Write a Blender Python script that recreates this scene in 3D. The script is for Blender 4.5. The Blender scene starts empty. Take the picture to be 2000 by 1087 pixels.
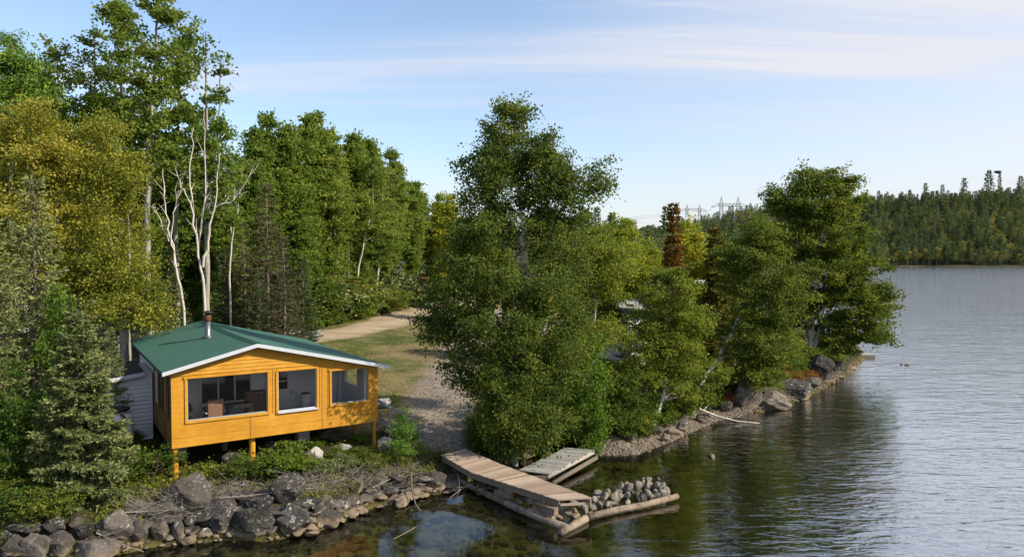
import bpy, math, random
import numpy as np
from mathutils import Vector, Matrix, noise as mnoise
random.seed(7); RNG = np.random.default_rng(11)
scene = bpy.context.scene
COL = scene.collection
R = math.radians
# ------------------------------------------------------------------ camera
F, CH = 1387.0, 7.8                      # focal in photo pixels, camera height over the lake
PIT = math.atan(41.5 / F)
cam = bpy.data.objects.new("camera", bpy.data.cameras.new("camera")); COL.objects.link(cam)
cam.data.sensor_width = 36; cam.data.lens = 36 * F / 2000
cam.data.clip_start = .1; cam.data.clip_end = 6000
cam.location = (0, 0, CH); cam.rotation_euler = (R(90) - PIT, 0, 0)
scene.camera = cam
# ------------------------------------------------------------------ sky, sun, exposure
SUN_EL, SUN_AZ = R(33), R(105)            # azimuth clockwise from +Y
w = bpy.data.worlds.new("World"); scene.world = w; w.use_nodes = True
nt = w.node_tree; nt.nodes.clear(); L = nt.links.new
def N(t, tree=None, **k):
    n = (tree or nt).nodes.new(t)
    for a, b in k.items(): setattr(n, a, b)
    return n
def math_(op, a, b=None, tree=None):
    n = N('ShaderNodeMath', tree, operation=op)
    for i, v in enumerate((a, b)):
        if v is None: continue
        if isinstance(v, (int, float)): n.inputs[i].default_value = v
        else: (tree or nt).links.new(v, n.inputs[i])
    return n.outputs[0]
out = N('ShaderNodeOutputWorld'); bg = N('ShaderNodeBackground'); sky = N('ShaderNodeTexSky')
sky.sky_type = 'NISHITA'; sky.sun_disc = False; sky.sun_elevation = SUN_EL; sky.sun_rotation = SUN_AZ
sky.air_density = 1.0; sky.dust_density = 1.0; sky.ozone_density = 1.8
bg.inputs['Strength'].default_value = .145
tc = N('ShaderNodeTexCoord'); sep = N('ShaderNodeSeparateXYZ'); L(tc.outputs['Generated'], sep.inputs[0])
zz = math_('ADD', math_('MAXIMUM', sep.outputs[2], 0.0), .12)
cb = N('ShaderNodeCombineXYZ'); L(math_('DIVIDE', sep.outputs[0], zz), cb.inputs[0]); L(math_('DIVIDE', sep.outputs[1], zz), cb.inputs[1])
def cirrus(rot, sx, sy, scale, lo, hi, seed, dist=.6):
    mp = N('ShaderNodeMapping'); mp.inputs['Rotation'].default_value = (0, 0, R(rot)); mp.inputs['Scale'].default_value = (sx, sy, 1)
    mp.inputs['Location'].default_value = (seed, seed * 1.7, 0); L(cb.outputs[0], mp.inputs[0])
    nz = N('ShaderNodeTexNoise'); nz.inputs['Scale'].default_value = scale; nz.inputs['Detail'].default_value = 7
    nz.inputs['Roughness'].default_value = .58; nz.inputs['Distortion'].default_value = dist; L(mp.outputs[0], nz.inputs[0])
    mr = N('ShaderNodeMapRange', interpolation_type='SMOOTHSTEP'); L(nz.outputs[0], mr.inputs[0])
    mr.inputs[1].default_value = lo; mr.inputs[2].default_value = hi
    return mr.outputs[0]
c1 = cirrus(10, .15, 1.5, 1.0, .38, .70, 3.1, .9)
c4 = cirrus(16, .4, 5.0, 1.0, .35, .75, 11.3, 1.2)
c2 = cirrus(-26, .30, 2.4, 1.5, .52, .78, 8.4, 1.0)
hyp = math_('SQRT', math_('ADD', math_('MULTIPLY', sep.outputs[0], sep.outputs[0]), math_('MULTIPLY', sep.outputs[1], sep.outputs[1])))
uu = math_('DIVIDE', sep.outputs[0], hyp); vv = math_('DIVIDE', sep.outputs[2], hyp)
def band(v0, slope, w0, w1):            # a long streak of cirrus rising to the right
    wd = math_('ADD', math_('MULTIPLY', math_('ADD', uu, .4), w1), w0); wd = math_('MAXIMUM', wd, w0 * .6)
    d_ = math_('DIVIDE', math_('SUBTRACT', vv, math_('ADD', math_('MULTIPLY', uu, slope), v0)), wd)
    return math_('EXPONENT', math_('MULTIPLY', math_('MULTIPLY', d_, d_), -1.0))
b1 = math_('MULTIPLY', band(.262, .085, .018, .075), math_('ADD', math_('ADD', math_('MULTIPLY', c1, .50), .18), math_('MULTIPLY', c4, .42)))
b2 = math_('MULTIPLY', band(.225, .03, .008, .012), math_('MULTIPLY', c1, .6))
b3 = math_('MULTIPLY', band(.40, .05, .05, .10), math_('ADD', math_('MULTIPLY', c2, .6), .02))
veil = math_('ADD', math_('ADD', math_('MULTIPLY', b1, .85), math_('ADD', b2, .05)), math_('ADD', b3, math_('ADD', math_('MULTIPLY', c1, .12), math_('MULTIPLY', c2, .22))))
side = N('ShaderNodeMapRange'); L(uu, side.inputs[0]); side.inputs[1].default_value = .0; side.inputs[2].default_value = .70
side.inputs[3].default_value = .02; side.inputs[4].default_value = .52
low = N('ShaderNodeMapRange', interpolation_type='SMOOTHSTEP'); L(vv, low.inputs[0]); low.inputs[1].default_value = -.02; low.inputs[2].default_value = .20
low.inputs[3].default_value = .52; low.inputs[4].default_value = 0.0
fac = math_('MINIMUM', math_('ADD', math_('ADD', veil, side.outputs[0]), low.outputs[0]), .95)
mx = N('ShaderNodeMix', data_type='RGBA'); L(fac, mx.inputs[0])
tint = N('ShaderNodeMix', data_type='RGBA', blend_type='MULTIPLY'); tint.inputs[0].default_value = 1
L(sky.outputs[0], tint.inputs[6]); tint.inputs[7].default_value = (.90, .92, .94, 1)
L(tint.outputs[2], mx.inputs[6]); mx.inputs[7].default_value = (3.45, 3.45, 3.7, 1)
L(mx.outputs[2], bg.inputs[0]); L(bg.outputs[0], out.inputs[0])
sl = bpy.data.lights.new("sun", 'SUN'); sl.energy = 3.9; sl.angle = R(.6); sl.color = (1.0, .90, .74)
so = bpy.data.objects.new("sun", sl); COL.objects.link(so)
SD = Vector((math.sin(SUN_AZ) * math.cos(SUN_EL), math.cos(SUN_AZ) * math.cos(SUN_EL), math.sin(SUN_EL)))
so.rotation_euler = SD.to_track_quat('Z', 'Y').to_euler(); so.location = (40, 0, 40)
scene.view_settings.view_transform = 'Standard'; scene.view_settings.look = 'None'
scene.view_settings.exposure = 0.74; scene.view_settings.gamma = 1
cy = scene.cycles
cy.max_bounces = 7; cy.diffuse_bounces = 4; cy.glossy_bounces = 3; cy.transmission_bounces = 3; cy.transparent_max_bounces = 12; cy.volume_bounces = 0
cy.caustics_reflective = False; cy.caustics_refractive = False; cy.sample_clamp_indirect = 6; cy.use_denoising = True

# ------------------------------------------------------------------ photo geometry helpers
def ray(px, py):
    x, y, z = (px - 1000) / F, 1.0, -(py - 543.5) / F
    c, s = math.cos(PIT), math.sin(PIT)
    return x, y * c + z * s, -y * s + z * c
def atz(px, py, z=0.0):
    r = ray(px, py); t = (z - CH) / r[2]; return Vector((r[0] * t, r[1] * t, z))
def atd(px, py, d):
    r = ray(px, py); t = d / r[1]; return Vector((r[0] * t, d, CH + r[2] * t))

# ------------------------------------------------------------------ object helpers
def tag(o, label=None, cat=None, group=None, kind=None):
    if label: o['label'] = label
    if cat: o['category'] = cat
    if group: o['group'] = group
    if kind: o['kind'] = kind
    return o
def empty(name, loc, rz=0):
    o = bpy.data.objects.new(name, None); o.empty_display_size = .2; COL.objects.link(o)
    o.location = loc; o.rotation_euler = (0, 0, rz); return o
def link(name, me, mat=None, parent=None):
    o = bpy.data.objects.new(name, me); COL.objects.link(o)
    if mat: me.materials.append(mat)
    if parent is not None: o.parent = parent
    return o
def npmesh(name, V, Fq, attr=None, smooth=False, uv=None):
    """V (n,3), Fq (m,k) equal-sized faces"""
    V = np.asarray(V, np.float32); Fq = np.asarray(Fq, np.int32)
    me = bpy.data.meshes.new(name); m, k = Fq.shape
    me.vertices.add(len(V)); me.vertices.foreach_set('co', V.ravel())
    me.loops.add(m * k); me.loops.foreach_set('vertex_index', Fq.ravel())
    me.polygons.add(m); me.polygons.foreach_set('loop_start', np.arange(0, m * k, k, dtype=np.int32))
    try: me.polygons.foreach_set('loop_total', np.full(m, k, np.int32))
    except Exception: pass
    me.update(calc_edges=True)
    if attr is not None:
        for an, av in attr.items():
            a = me.attributes.new(an, 'FLOAT', 'POINT'); a.data.foreach_set('value', np.asarray(av, np.float32))
    if smooth: me.polygons.foreach_set('use_smooth', np.ones(m, bool))
    return me
class MB:
    """collects boxes, bars, tubes and polygons into ONE mesh"""
    def __init__(s): s.v = []; s.f = []; s.a = []
    def add(s, vs, fs, a=None):
        b = len(s.v); s.v += [tuple(v) for v in vs]; s.f += [[b + i for i in f] for f in fs]
        s.a += [random.random() if a is None else a] * len(vs); return s
    def box(s, x0, x1, y0, y1, z0, z1):
        return s.add([(x0,y0,z0),(x1,y0,z0),(x1,y1,z0),(x0,y1,z0),(x0,y0,z1),(x1,y0,z1),(x1,y1,z1),(x0,y1,z1)],
                     [(0,3,2,1),(4,5,6,7),(0,1,5,4),(1,2,6,5),(2,3,7,6),(3,0,4,7)])
    def bar(s, p, q, wd, th, up=(0,0,1)):
        p, q = Vector(p), Vector(q); d = (q - p).normalized(); u = Vector(up)
        sx = d.cross(u).normalized(); u = sx.cross(d)
        a = [p + sx*i*wd/2 + u*j*th/2 for i, j in ((-1,-1),(1,-1),(1,1),(-1,1))]
        b = [x + (q - p) for x in a]
        return s.add(a + b, [(3,2,1,0),(4,5,6,7),(0,1,5,4),(1,2,6,5),(2,3,7,6),(3,0,4,7)])
    def tube(s, pts, rad, k=6, cap=True, wob=0):
        n = len(pts); vs = []; P = [Vector(p) for p in pts]
        ref = Vector((.31, .17, 1)) if abs((P[-1] - P[0]).normalized().z) < .9 else Vector((1, .2, 0))
        for i, p in enumerate(P):
            d = (P[min(i+1, n-1)] - P[max(i-1, 0)]).normalized()
            x = d.cross(ref).normalized(); y = d.cross(x)
            r = rad[i] if hasattr(rad, '__len__') else rad
            for j in range(k):
                a = 2 * math.pi * j / k; rr = r * (1 + wob * random.uniform(-1, 1))
                vs.append(p + x * math.cos(a) * rr + y * math.sin(a) * rr)
        fs = [(i*k+j, i*k+(j+1) % k, (i+1)*k+(j+1) % k, (i+1)*k+j) for i in range(n-1) for j in range(k)]
        if cap: fs += [tuple(range(k))[::-1], tuple((n-1)*k + j for j in range(k))]
        return s.add(vs, fs)
    def lathe(s, prof, k=24, c=(0,0,0)):
        vs = [(c[0] + r*math.cos(2*math.pi*j/k), c[1] + r*math.sin(2*math.pi*j/k), c[2] + z) for r, z in prof for j in range(k)]
        n = len(prof)
        fs = [(i*k+j, i*k+(j+1) % k, (i+1)*k+(j+1) % k, (i+1)*k+j) for i in range(n-1) for j in range(k)]
        fs += [tuple(range(k))[::-1], tuple((n-1)*k+j for j in range(k))]
        return s.add(vs, fs)
    def mesh(s, name, smooth=False):
        me = bpy.data.meshes.new(name); me.from_pydata(s.v, [], s.f)
        a = me.attributes.new('v', 'FLOAT', 'POINT'); a.data.foreach_set('value', np.asarray(s.a, np.float32))
        if smooth: me.polygons.foreach_set('use_smooth', np.ones(len(me.polygons), bool))
        me.update(); return me
    def build(s, name, mat, parent=None, smooth=False, bevel=0):
        o = link(name, s.mesh(name, smooth), mat, parent)
        if bevel:
            m = o.modifiers.new('bevel', 'BEVEL'); m.width = bevel; m.segments = 2; m.limit_method = 'ANGLE'
        return o

# ------------------------------------------------------------------ materials
def newmat(name):
    m = bpy.data.materials.new(name); m.use_nodes = True; t = m.node_tree; t.nodes.clear()
    return m, t
def ramp(t, fac, stops, interp='LINEAR'):
    r = t.nodes.new('ShaderNodeValToRGB'); r.color_ramp.interpolation = interp
    e = r.color_ramp.elements
    while len(e) < len(stops): e.new(.5)
    for i, (p, c) in enumerate(stops): e[i].position = p; e[i].color = tuple(c) + (1,)
    t.links.new(fac, r.inputs[0]); return r.outputs[0]
def noise(t, scale, detail=4, rough=.55, vec=None, sc=None, dist=0, coord='Object'):
    n = t.nodes.new('ShaderNodeTexNoise'); n.inputs['Scale'].default_value = scale; n.inputs['Detail'].default_value = detail
    n.inputs['Roughness'].default_value = rough; n.inputs['Distortion'].default_value = dist
    if vec is None: vec = t.nodes.new('ShaderNodeTexCoord').outputs[coord]
    if sc is not None:
        m = t.nodes.new('ShaderNodeMapping'); m.inputs['Scale'].default_value = sc; t.links.new(vec, m.inputs[0]); vec = m.outputs[0]
    t.links.new(vec, n.inputs[0]); return n.outputs[0]
def mixc(t, fac, a, b, mode='MIX'):
    m = t.nodes.new('ShaderNodeMix'); m.data_type = 'RGBA'; m.blend_type = mode
    for i, v in ((0, fac), (6, a), (7, b)):
        if isinstance(v, (int, float)): m.inputs[i].default_value = v
        elif isinstance(v, tuple): m.inputs[i].default_value = v + (1,)
        else: t.links.new(v, m.inputs[i])
    return m.outputs[2]
def finish(t, col, rough=.8, bump=None, bs=.5, bd=.02, spec=.3, metal=0, extra=None):
    p = t.nodes.new('ShaderNodeBsdfPrincipled'); o = t.nodes.new('ShaderNodeOutputMaterial')
    if isinstance(col, tuple): p.inputs['Base Color'].default_value = col + (1,)
    else: t.links.new(col, p.inputs['Base Color'])
    if isinstance(rough, (int, float)): p.inputs['Roughness'].default_value = rough
    else: t.links.new(rough, p.inputs['Roughness'])
    p.inputs['Specular IOR Level'].default_value = spec; p.inputs['Metallic'].default_value = metal
    if bump is not None:
        b = t.nodes.new('ShaderNodeBump'); b.inputs['Strength'].default_value = bs; b.inputs['Distance'].default_value = bd
        t.links.new(bump, b.inputs['Height']); t.links.new(b.outputs[0], p.inputs['Normal'])
    t.links.new(p.outputs[0], o.inputs[0]); return p
def attr(t, name='v'):
    a = t.nodes.new('ShaderNodeAttribute'); a.attribute_name = name; return a.outputs['Fac']
def objrand(t):
    return t.nodes.new('ShaderNodeObjectInfo').outputs['Random']
def leafmat(name, stops, tr=.48, gloss=.6, hue=.10):
    m, t = newmat(name)
    c = ramp(t, attr(t), stops)
    hs = t.nodes.new('ShaderNodeHueSaturation')
    v = math_('ADD', math_('MULTIPLY', objrand(t), .40, t), 1.50, t); t.links.new(v, hs.inputs['Value'])
    h = math_('ADD', math_('MULTIPLY', objrand(t), -.024, t), .503, t); t.links.new(h, hs.inputs['Hue'])
    t.links.new(c, hs.inputs['Color']); c = hs.outputs[0]
    p = t.nodes.new('ShaderNodeBsdfPrincipled'); t.links.new(c, p.inputs['Base Color']); p.inputs['Roughness'].default_value = gloss
    p.inputs['Specular IOR Level'].default_value = .10
    tl = t.nodes.new('ShaderNodeBsdfTranslucent')
    tcx = mixc(t, .8, c, (1.0, .95, .32), 'MULTIPLY')
    g = t.nodes.new('ShaderNodeGamma'); t.links.new(tcx, g.inputs[0]); g.inputs[1].default_value = .82
    t.links.new(g.outputs[0], tl.inputs[0])
    s = t.nodes.new('ShaderNodeMixShader'); s.inputs[0].default_value = tr
    t.links.new(p.outputs[0], s.inputs[1]); t.links.new(tl.outputs[0], s.inputs[2])
    o = t.nodes.new('ShaderNodeOutputMaterial'); t.links.new(s.outputs[0], o.inputs[0]); return m
M = {}
M['birch_leaf'] = leafmat('birch leaves', [(0, (.032,.058,.010)), (.5, (.068,.102,.016)), (.85, (.12,.150,.026)), (1, (.19,.16,.03))])
M['dark_leaf'] = leafmat('alder leaves', [(0, (.026,.055,.011)), (.6, (.055,.095,.016)), (.95, (.10,.145,.025)), (1, (.14,.16,.03))])
M['alder_leaf'] = leafmat('yellow tinged alder leaves', [(0, (.048,.078,.012)), (.5, (.105,.140,.018)), (.9, (.175,.195,.030)), (1, (.25,.21,.035))])
M['point_leaf'] = leafmat('olive birch leaves', [(0, (.036,.062,.010)), (.5, (.080,.112,.016)), (.85, (.14,.160,.026)), (1, (.21,.17,.03))])
M['dock_birch_leaf'] = leafmat('deep green birch leaves', [(0, (.022,.044,.010)), (.5, (.050,.084,.016)), (.88, (.10,.135,.026)), (1, (.17,.15,.03))])
M['bright_leaf'] = leafmat('maple leaves', [(0, (.036,.080,.011)), (.6, (.070,.128,.017)), (1, (.13,.17,.026))])
M['aspen_leaf'] = leafmat('aspen leaves', [(0, (.042,.078,.014)), (.5, (.088,.138,.022)), (.9, (.150,.190,.036)), (1, (.21,.20,.045))])
M['gold_leaf'] = leafmat('golden birch leaves', [(0, (.064,.088,.013)), (.45, (.140,.158,.022)), (.8, (.235,.225,.038)), (1, (.33,.28,.06))])
M['yellow_leaf'] = leafmat('yellow green leaves', [(0, (.08,.12,.012)), (.5, (.17,.21,.02)), (.9, (.28,.27,.03)), (1, (.36,.24,.03))])
M['rust_leaf'] = leafmat('rusty cedar scales', [(0, (.045,.050,.011)), (.4, (.10,.060,.013)), (.8, (.17,.075,.016)), (1, (.22,.10,.02))], tr=.2)
M['fern_leaf'] = leafmat('dry fern fronds', [(0, (.09,.045,.014)), (.6, (.17,.085,.022)), (1, (.25,.14,.04))])
M['cedar_leaf'] = leafmat('cedar scales', [(0, (.045,.055,.012)), (.5, (.075,.085,.016)), (.85, (.12,.09,.018)), (1, (.18,.09,.02))], tr=.2)
M['spruce_needle'] = leafmat('spruce needles', [(0, (.038,.058,.024)), (.5, (.088,.112,.042)), (1, (.18,.19,.065))], tr=.15, gloss=.6)
M['dark_needle'] = leafmat('dark conifer needles', [(0, (.020,.034,.014)), (.6, (.042,.060,.022)), (1, (.075,.085,.028))], tr=.12, gloss=.6)
M['brown_needle'] = leafmat('dying conifer needles', [(0, (.026,.028,.014)), (.5, (.050,.048,.024)), (1, (.085,.072,.036))], tr=.12, gloss=.7)
M['pine_needle'] = leafmat('pine needles', [(0, (.030,.075,.012)), (.6, (.065,.135,.020)), (1, (.13,.20,.03))], tr=.2, gloss=.5)
def barkmat(name, a, b, mark=True):
    m, t = newmat(name)
    n = noise(t, 9, 5, .6); c = mixc(t, n, a, b)
    if mark:
        k = noise(t, 3.0, 3, .7, sc=(1.5, 1.5, 9)); k = ramp(t, k, [(0, (0,0,0)), (.60, (0,0,0)), (.68, (1,1,1))])
        c = mixc(t, k, c, (.05, .045, .04))
    c = mixc(t, attr(t), c, (.11, .085, .06))
    finish(t, c, .8, noise(t, 30, 3), .4, .01); return m
M['white_bark'] = barkmat('white birch bark', (.60, .56, .50), (.42, .38, .33))
M['aspen_bark'] = barkmat('aspen bark', (.38, .36, .30), (.24, .23, .18))
M['dark_bark'] = barkmat('grey brown bark', (.11, .09, .07), (.20, .17, .14), False)
M['dead_wood'] = barkmat('bleached dead wood', (.33, .29, .25), (.15, .13, .115), False)
M['twig'] = barkmat('brown twigs', (.10, .075, .05), (.17, .13, .09), False)
# rocks
def rockmat(name, a, b, wet=True, lich=.62):
    m, t = newmat(name)
    g = t.nodes.new('ShaderNodeNewGeometry'); pos = g.outputs['Position']
    n1 = noise(t, 2.2, 6, .65, vec=pos); c = ramp(t, n1, [(.28, a), (.72, b)])
    n2 = noise(t, 6.0, 8, .75, vec=pos, dist=1.2); k = ramp(t, n2, [(lich, (0,0,0)), (lich + .06, (1,1,1))]); c = mixc(t, k, c, (.50, .49, .45))
    n3 = noise(t, 40, 3, .7, vec=pos); c = mixc(t, .45, c, ramp(t, n3, [(.3, (.35,.35,.35)), (.7, (1,1,1))]), 'MULTIPLY')
    hs = t.nodes.new('ShaderNodeHueSaturation'); t.links.new(c, hs.inputs['Color'])
    t.links.new(math_('ADD', math_('MULTIPLY', objrand(t), 1.0, t), .55, t), hs.inputs['Value']); c = hs.outputs[0]
    if wet:   # tan mineral band that the lake level leaves, dark weathered top
        s = t.nodes.new('ShaderNodeSeparateXYZ'); t.links.new(pos, s.inputs[0])
        zz_ = math_('ADD', s.outputs[2], math_('MULTIPLY', math_('SUBTRACT', n1, .5, t), .5, t), t)
        k = ramp(t, zz_, [(.0, (1,1,1)), (.22, (1,1,1)), (.36, (0,0,0))]); c = mixc(t, k, c, mixc(t, n3, (.20,.145,.095), (.34,.27,.19)))
        k = ramp(t, zz_, [(.0, (1,1,1)), (.05, (0,0,0))]); c = mixc(t, k, c, (.05,.038,.022))
    finish(t, c, .85, math_('ADD', noise(t, 5, 9, .78, vec=pos, dist=.5), math_('MULTIPLY', n2, .6, t), t), 1.0, .09); return m
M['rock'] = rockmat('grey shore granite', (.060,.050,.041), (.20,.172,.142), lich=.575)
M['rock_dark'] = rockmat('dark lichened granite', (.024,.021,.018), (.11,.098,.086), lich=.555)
M['rock_pale'] = rockmat('pale granite', (.30,.285,.26), (.46,.44,.41), wet=False, lich=.7)
M['rock_dry'] = rockmat('dry broken stone', (.13,.115,.095), (.38,.33,.265), wet=False, lich=.7)
M['pebble'] = rockmat('beach pebbles', (.13,.105,.08), (.27,.225,.18), wet=False, lich=.72)
M['bedstone'] = rockmat('lake bed stones', (.05,.042,.015), (.30,.22,.08), wet=False, lich=.85)
# timber
def plankmat(name, a, b, rough=.75, grain=(2, 26, 26), knots=.4, bark=False):
    m, t = newmat(name)
    c = ramp(t, attr(t), [(0, a), (1, b)])
    n = noise(t, 2.4, 6, .6, sc=grain, dist=.4); c = mixc(t, .55, c, ramp(t, n, [(.3, (.45,.42,.40)), (.7, (1,1,1))]), 'MULTIPLY')
    n2 = noise(t, 1.3, 4, .6); c = mixc(t, knots, c, ramp(t, n2, [(.35, (.6,.57,.55)), (.65, (1.0,1,1))]), 'MULTIPLY')
    if bark:
        nb = noise(t, 3.2, 6, .7, sc=(1, 1, 1.6), dist=.7); c = mixc(t, ramp(t, nb, [(.50, (0,0,0)), (.58, (.85,.85,.85))]), c, (.10,.065,.04)); n = nb
    finish(t, c, rough, n, .6 if bark else .3, .03 if bark else .006); return m
M['deck_wood'] = plankmat('new deck boards', (.31,.225,.16), (.53,.425,.33), grain=(26, 3, 26))
M['deck_side'] = plankmat('grey brown timber', (.22,.17,.13), (.34,.28,.21))
M['grey_wood'] = plankmat('silvered boards', (.30,.30,.29), (.44,.43,.41), grain=(26, 3, 26))
M['log_wood'] = plankmat('peeled log', (.26,.20,.145), (.46,.38,.29), grain=(7, 7, 7), knots=.9, bark=True)
M['log_grey'] = plankmat('weathered log', (.11,.09,.07), (.26,.22,.18), grain=(7, 7, 7), knots=.9, bark=True)
def yellowmat(name, siding=0):
    m, t = newmat(name); tcn = t.nodes.new('ShaderNodeTexCoord').outputs['Object']
    n = noise(t, 1.1, 6, .62, vec=tcn); c = ramp(t, n, [(.30, (.45,.205,.017)), (.52, (.58,.295,.026)), (.75, (.64,.37,.055))])
    n2 = noise(t, 3.0, 6, .7, vec=tcn, sc=(.7, 1, 9)); k = ramp(t, n2, [(.44, (0,0,0)), (.66, (.8,.8,.8))]); c = mixc(t, k, c, (.44,.175,.016))
    n5 = noise(t, 22, 4, .7, vec=tcn, sc=(.5, 1, 3)); c = mixc(t, .35, c, ramp(t, n5, [(.3, (.55,.5,.45)), (.7, (1,1,1))]), 'MULTIPLY')
    n4 = noise(t, .9, 8, .75, vec=tcn, sc=(.6, 1, 2.4), dist=.8); k = ramp(t, n4, [(.64, (0,0,0)), (.72, (.8,.8,.8))]); c = mixc(t, k, c, (.48,.30,.13))
    finish(t, c, .62, noise(t, 5, 6, .7, vec=tcn, sc=(1, 1, 8)), .25, .006, spec=.25); return m
M['yellow'] = yellowmat('yellow stained plywood')
def plain(name, col, rough=.5, var=.25, metal=0, spec=.4, sc=4, bd=.003):
    m, t = newmat(name); n = noise(t, sc, 6, .65)
    c = mixc(t, 1.0, col, ramp(t, n, [(.25, (1-var,)*3), (.75, (1,1,1))]), 'MULTIPLY')
    finish(t, c, rough, noise(t, sc * 8, 3), .2, bd, spec, metal); return m
M['yellow_shade'] = plain('yellow siding in painted shade', (.30,.135,.025), .6, .45)  # tree shade put into the colour: the left wall's yellow painted brown
M['roof'] = plain('green roll roofing', (.055,.150,.116), .55, .22, sc=1.1)
M['roof_edge'] = plain('dark green lap seam', (.018,.075,.052), .6, .3)
M['fascia'] = plain('white fascia', (.52,.55,.60), .45, .14)
M['siding'] = plain('white vinyl siding', (.70,.69,.70), .45, .10)
M['siding_in'] = plain('grey white porch siding', (.68,.68,.73), .5, .10)
M['dark_glass'] = plain('dark window glass', (.012,.014,.014), .06, .3, spec=.6)
M['dark_shade'] = plain('black opening', (.015,.013,.012), .8, .3)
M['shingle'] = plain('dark shingles', (.035,.032,.032), .9, .5, sc=10)
M['brownwood'] = plain('dark brown stained wood', (.09,.045,.018), .6, .4)
M['tan_vinyl'] = plain('brown upholstery', (.22,.115,.07), .5, .25)
M['green_cover'] = plain('dark green barbecue cover', (.010,.030,.022), .5, .5, sc=3)
M['metal'] = plain('galvanised metal', (.24,.25,.26), .38, .35, metal=.8)
M['rust'] = plain('rusty metal', (.16,.055,.02), .75, .6, sc=14)
M['black'] = plain('black metal', (.02,.02,.022), .5, .4)
M['concrete'] = plain('concrete block', (.34,.34,.33), .9, .3, sc=6)
M['grey_paint'] = plain('grey painted rail', (.33,.36,.38), .6, .2)
M['white_paint'] = plain('white paint', (.75,.75,.74), .5, .15)
M['grey_roof'] = plain('weathered pale metal roof', (.40,.39,.38), .7, .4, sc=2)
M['red_wall'] = plain('red brown cabin boards', (.30,.085,.03), .7, .3)
M['steel_far'] = plain('grey lattice steel', (.22,.24,.26), .6, .2)
m, t = newmat('insect screen')
a_ = t.nodes.new('ShaderNodeBsdfTransparent'); b_ = t.nodes.new('ShaderNodeBsdfDiffuse'); b_.inputs[0].default_value = (.05,.05,.055,1)
s_ = t.nodes.new('ShaderNodeMixShader'); s_.inputs[0].default_value = .05; t.links.new(a_.outputs[0], s_.inputs[1]); t.links.new(b_.outputs[0], s_.inputs[2])
o_ = t.nodes.new('ShaderNodeOutputMaterial'); t.links.new(s_.outputs[0], o_.inputs[0]); M['screen'] = m

# ------------------------------------------------------------------ terrain
shore_px = [(150,1100),(235,1082),(300,1068),(370,1062),(450,1054),(520,1058),(600,1042),(655,1026),(720,994),(800,976),(868,962),
            (905,944),(945,930),(985,912),(1020,893),(1065,877),(1110,868),(1165,890),(1240,888),(1300,866),(1350,843),(1400,822),(1440,812),
            (1490,803),(1540,790),(1590,770),(1625,750),(1655,728),(1688,702)]
lake = [(-150,-200),(-150,-40),(-60,2),(-25,14)] + [tuple(atz(*p)[:2]) for p in shore_px] + \
       [(30,61),(31,75),(29,95),(38,125),(60,190),(100,290),(150,400),(220,500),(290,590),(330,606),(420,598),(520,610),(640,590),(800,560),(1100,560),(1100,-200)]
LK = np.array(lake, float)
def sdf(X, Y):
    """distance to the shoreline, positive on land"""
    X = np.asarray(X, float); Y = np.asarray(Y, float); sh = X.shape; P = np.stack([X.ravel(), Y.ravel()], 1)
    dmin = np.full(len(P), 1e18); ins = np.zeros(len(P), bool)
    A = LK; B = np.roll(LK, -1, 0)
    for a, b in zip(A, B):
        ab = b - a; t_ = np.clip(((P - a) @ ab) / (ab @ ab), 0, 1); q = a + t_[:, None] * ab
        dmin = np.minimum(dmin, ((P - q) ** 2).sum(1))
        c = (a[1] > P[:, 1]) != (b[1] > P[:, 1])
        with np.errstate(divide='ignore', invalid='ignore'):
            xi = (b[0] - a[0]) * (P[:, 1] - a[1]) / (b[1] - a[1]) + a[0]
        ins ^= c & (P[:, 0] < xi)
    d = np.sqrt(dmin); return np.where(ins, -d, d).reshape(sh)
def sm(x, a, b):
    t_ = np.clip((x - a) / (b - a), 0, 1); return t_ * t_ * (3 - 2 * t_)
def wob(X, Y, s, seed=0):
    """cheap smooth noise"""
    r = np.random.default_rng(seed); o = 0
    for k in range(6):
        an = r.uniform(0, 6.28); f = s * r.uniform(.5, 1.9); o = o + np.sin((X * math.cos(an) + Y * math.sin(an)) * f + r.uniform(0, 6.28)) / 6 * 1.6
    return o
def height(X, Y):
    X = np.asarray(X, float); Y = np.asarray(Y, float)
    s = sdf(X, Y); s = s + .10 * wob(X, Y, 2.6, 1) * sm(np.abs(s), 0, .5)
    beach = sm(X, 2.2, 3.6) * (1 - sm(X, 10.5, 12.5)) * (1 - sm(Y, 45, 60))
    bank = 1.0 * (1 - np.exp(-np.maximum(s, 0) / .9)); soft = 1.0 * (1 - np.exp(-np.maximum(s, 0) / 3.2))
    z = np.where(s > 0, bank * (1 - beach) + soft * beach + np.minimum(np.maximum(s - 1, 0) * .048, 2.0), 0)
    z = z + np.where(s > .5, .06 * wob(X, Y, 1.3, 4) * sm(s, .5, 3), 0)
    inl = np.maximum(s - 20, 0) * sm(Y, 115, 300)
    slope = .075 + .55 * sm(X, 230, 380) * sm(Y, 500, 600)
    z = z + np.where(s > 0, np.minimum(inl * slope, 46 + 12 * sm(X, 200, 600)) * (1 + .10 * wob(X, Y, .013, 9)), 0)
    bed = -(.13 * np.minimum(-s, 4) + .11 * np.clip(-s - 4, 0, 30) + .05 * np.clip(-s - 34, 0, 60)) - .06 * wob(X, Y, 1.7, 6) * sm(-s, 0, 1.5) - .08
    return np.where(s > 0, z, bed)
def gz(x, y): return float(height(np.array([x]), np.array([y]))[0])
def hit(px, py, z0=None):
    """where the sight line through a photo pixel meets the ground"""
    r = ray(px, py); ds = np.geomspace(10, 200, 500); X = r[0] / r[1] * ds; Y = ds; Z = CH + r[2] / r[1] * ds
    g = np.maximum(height(X, Y), 0); k = np.argmax(Z <= g)
    return Vector((X[k], Y[k], g[k]))
def axis(segs):
    o = []
    for a, b, st in segs: o.append(np.arange(a, b, st))
    return np.concatenate(o)
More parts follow.
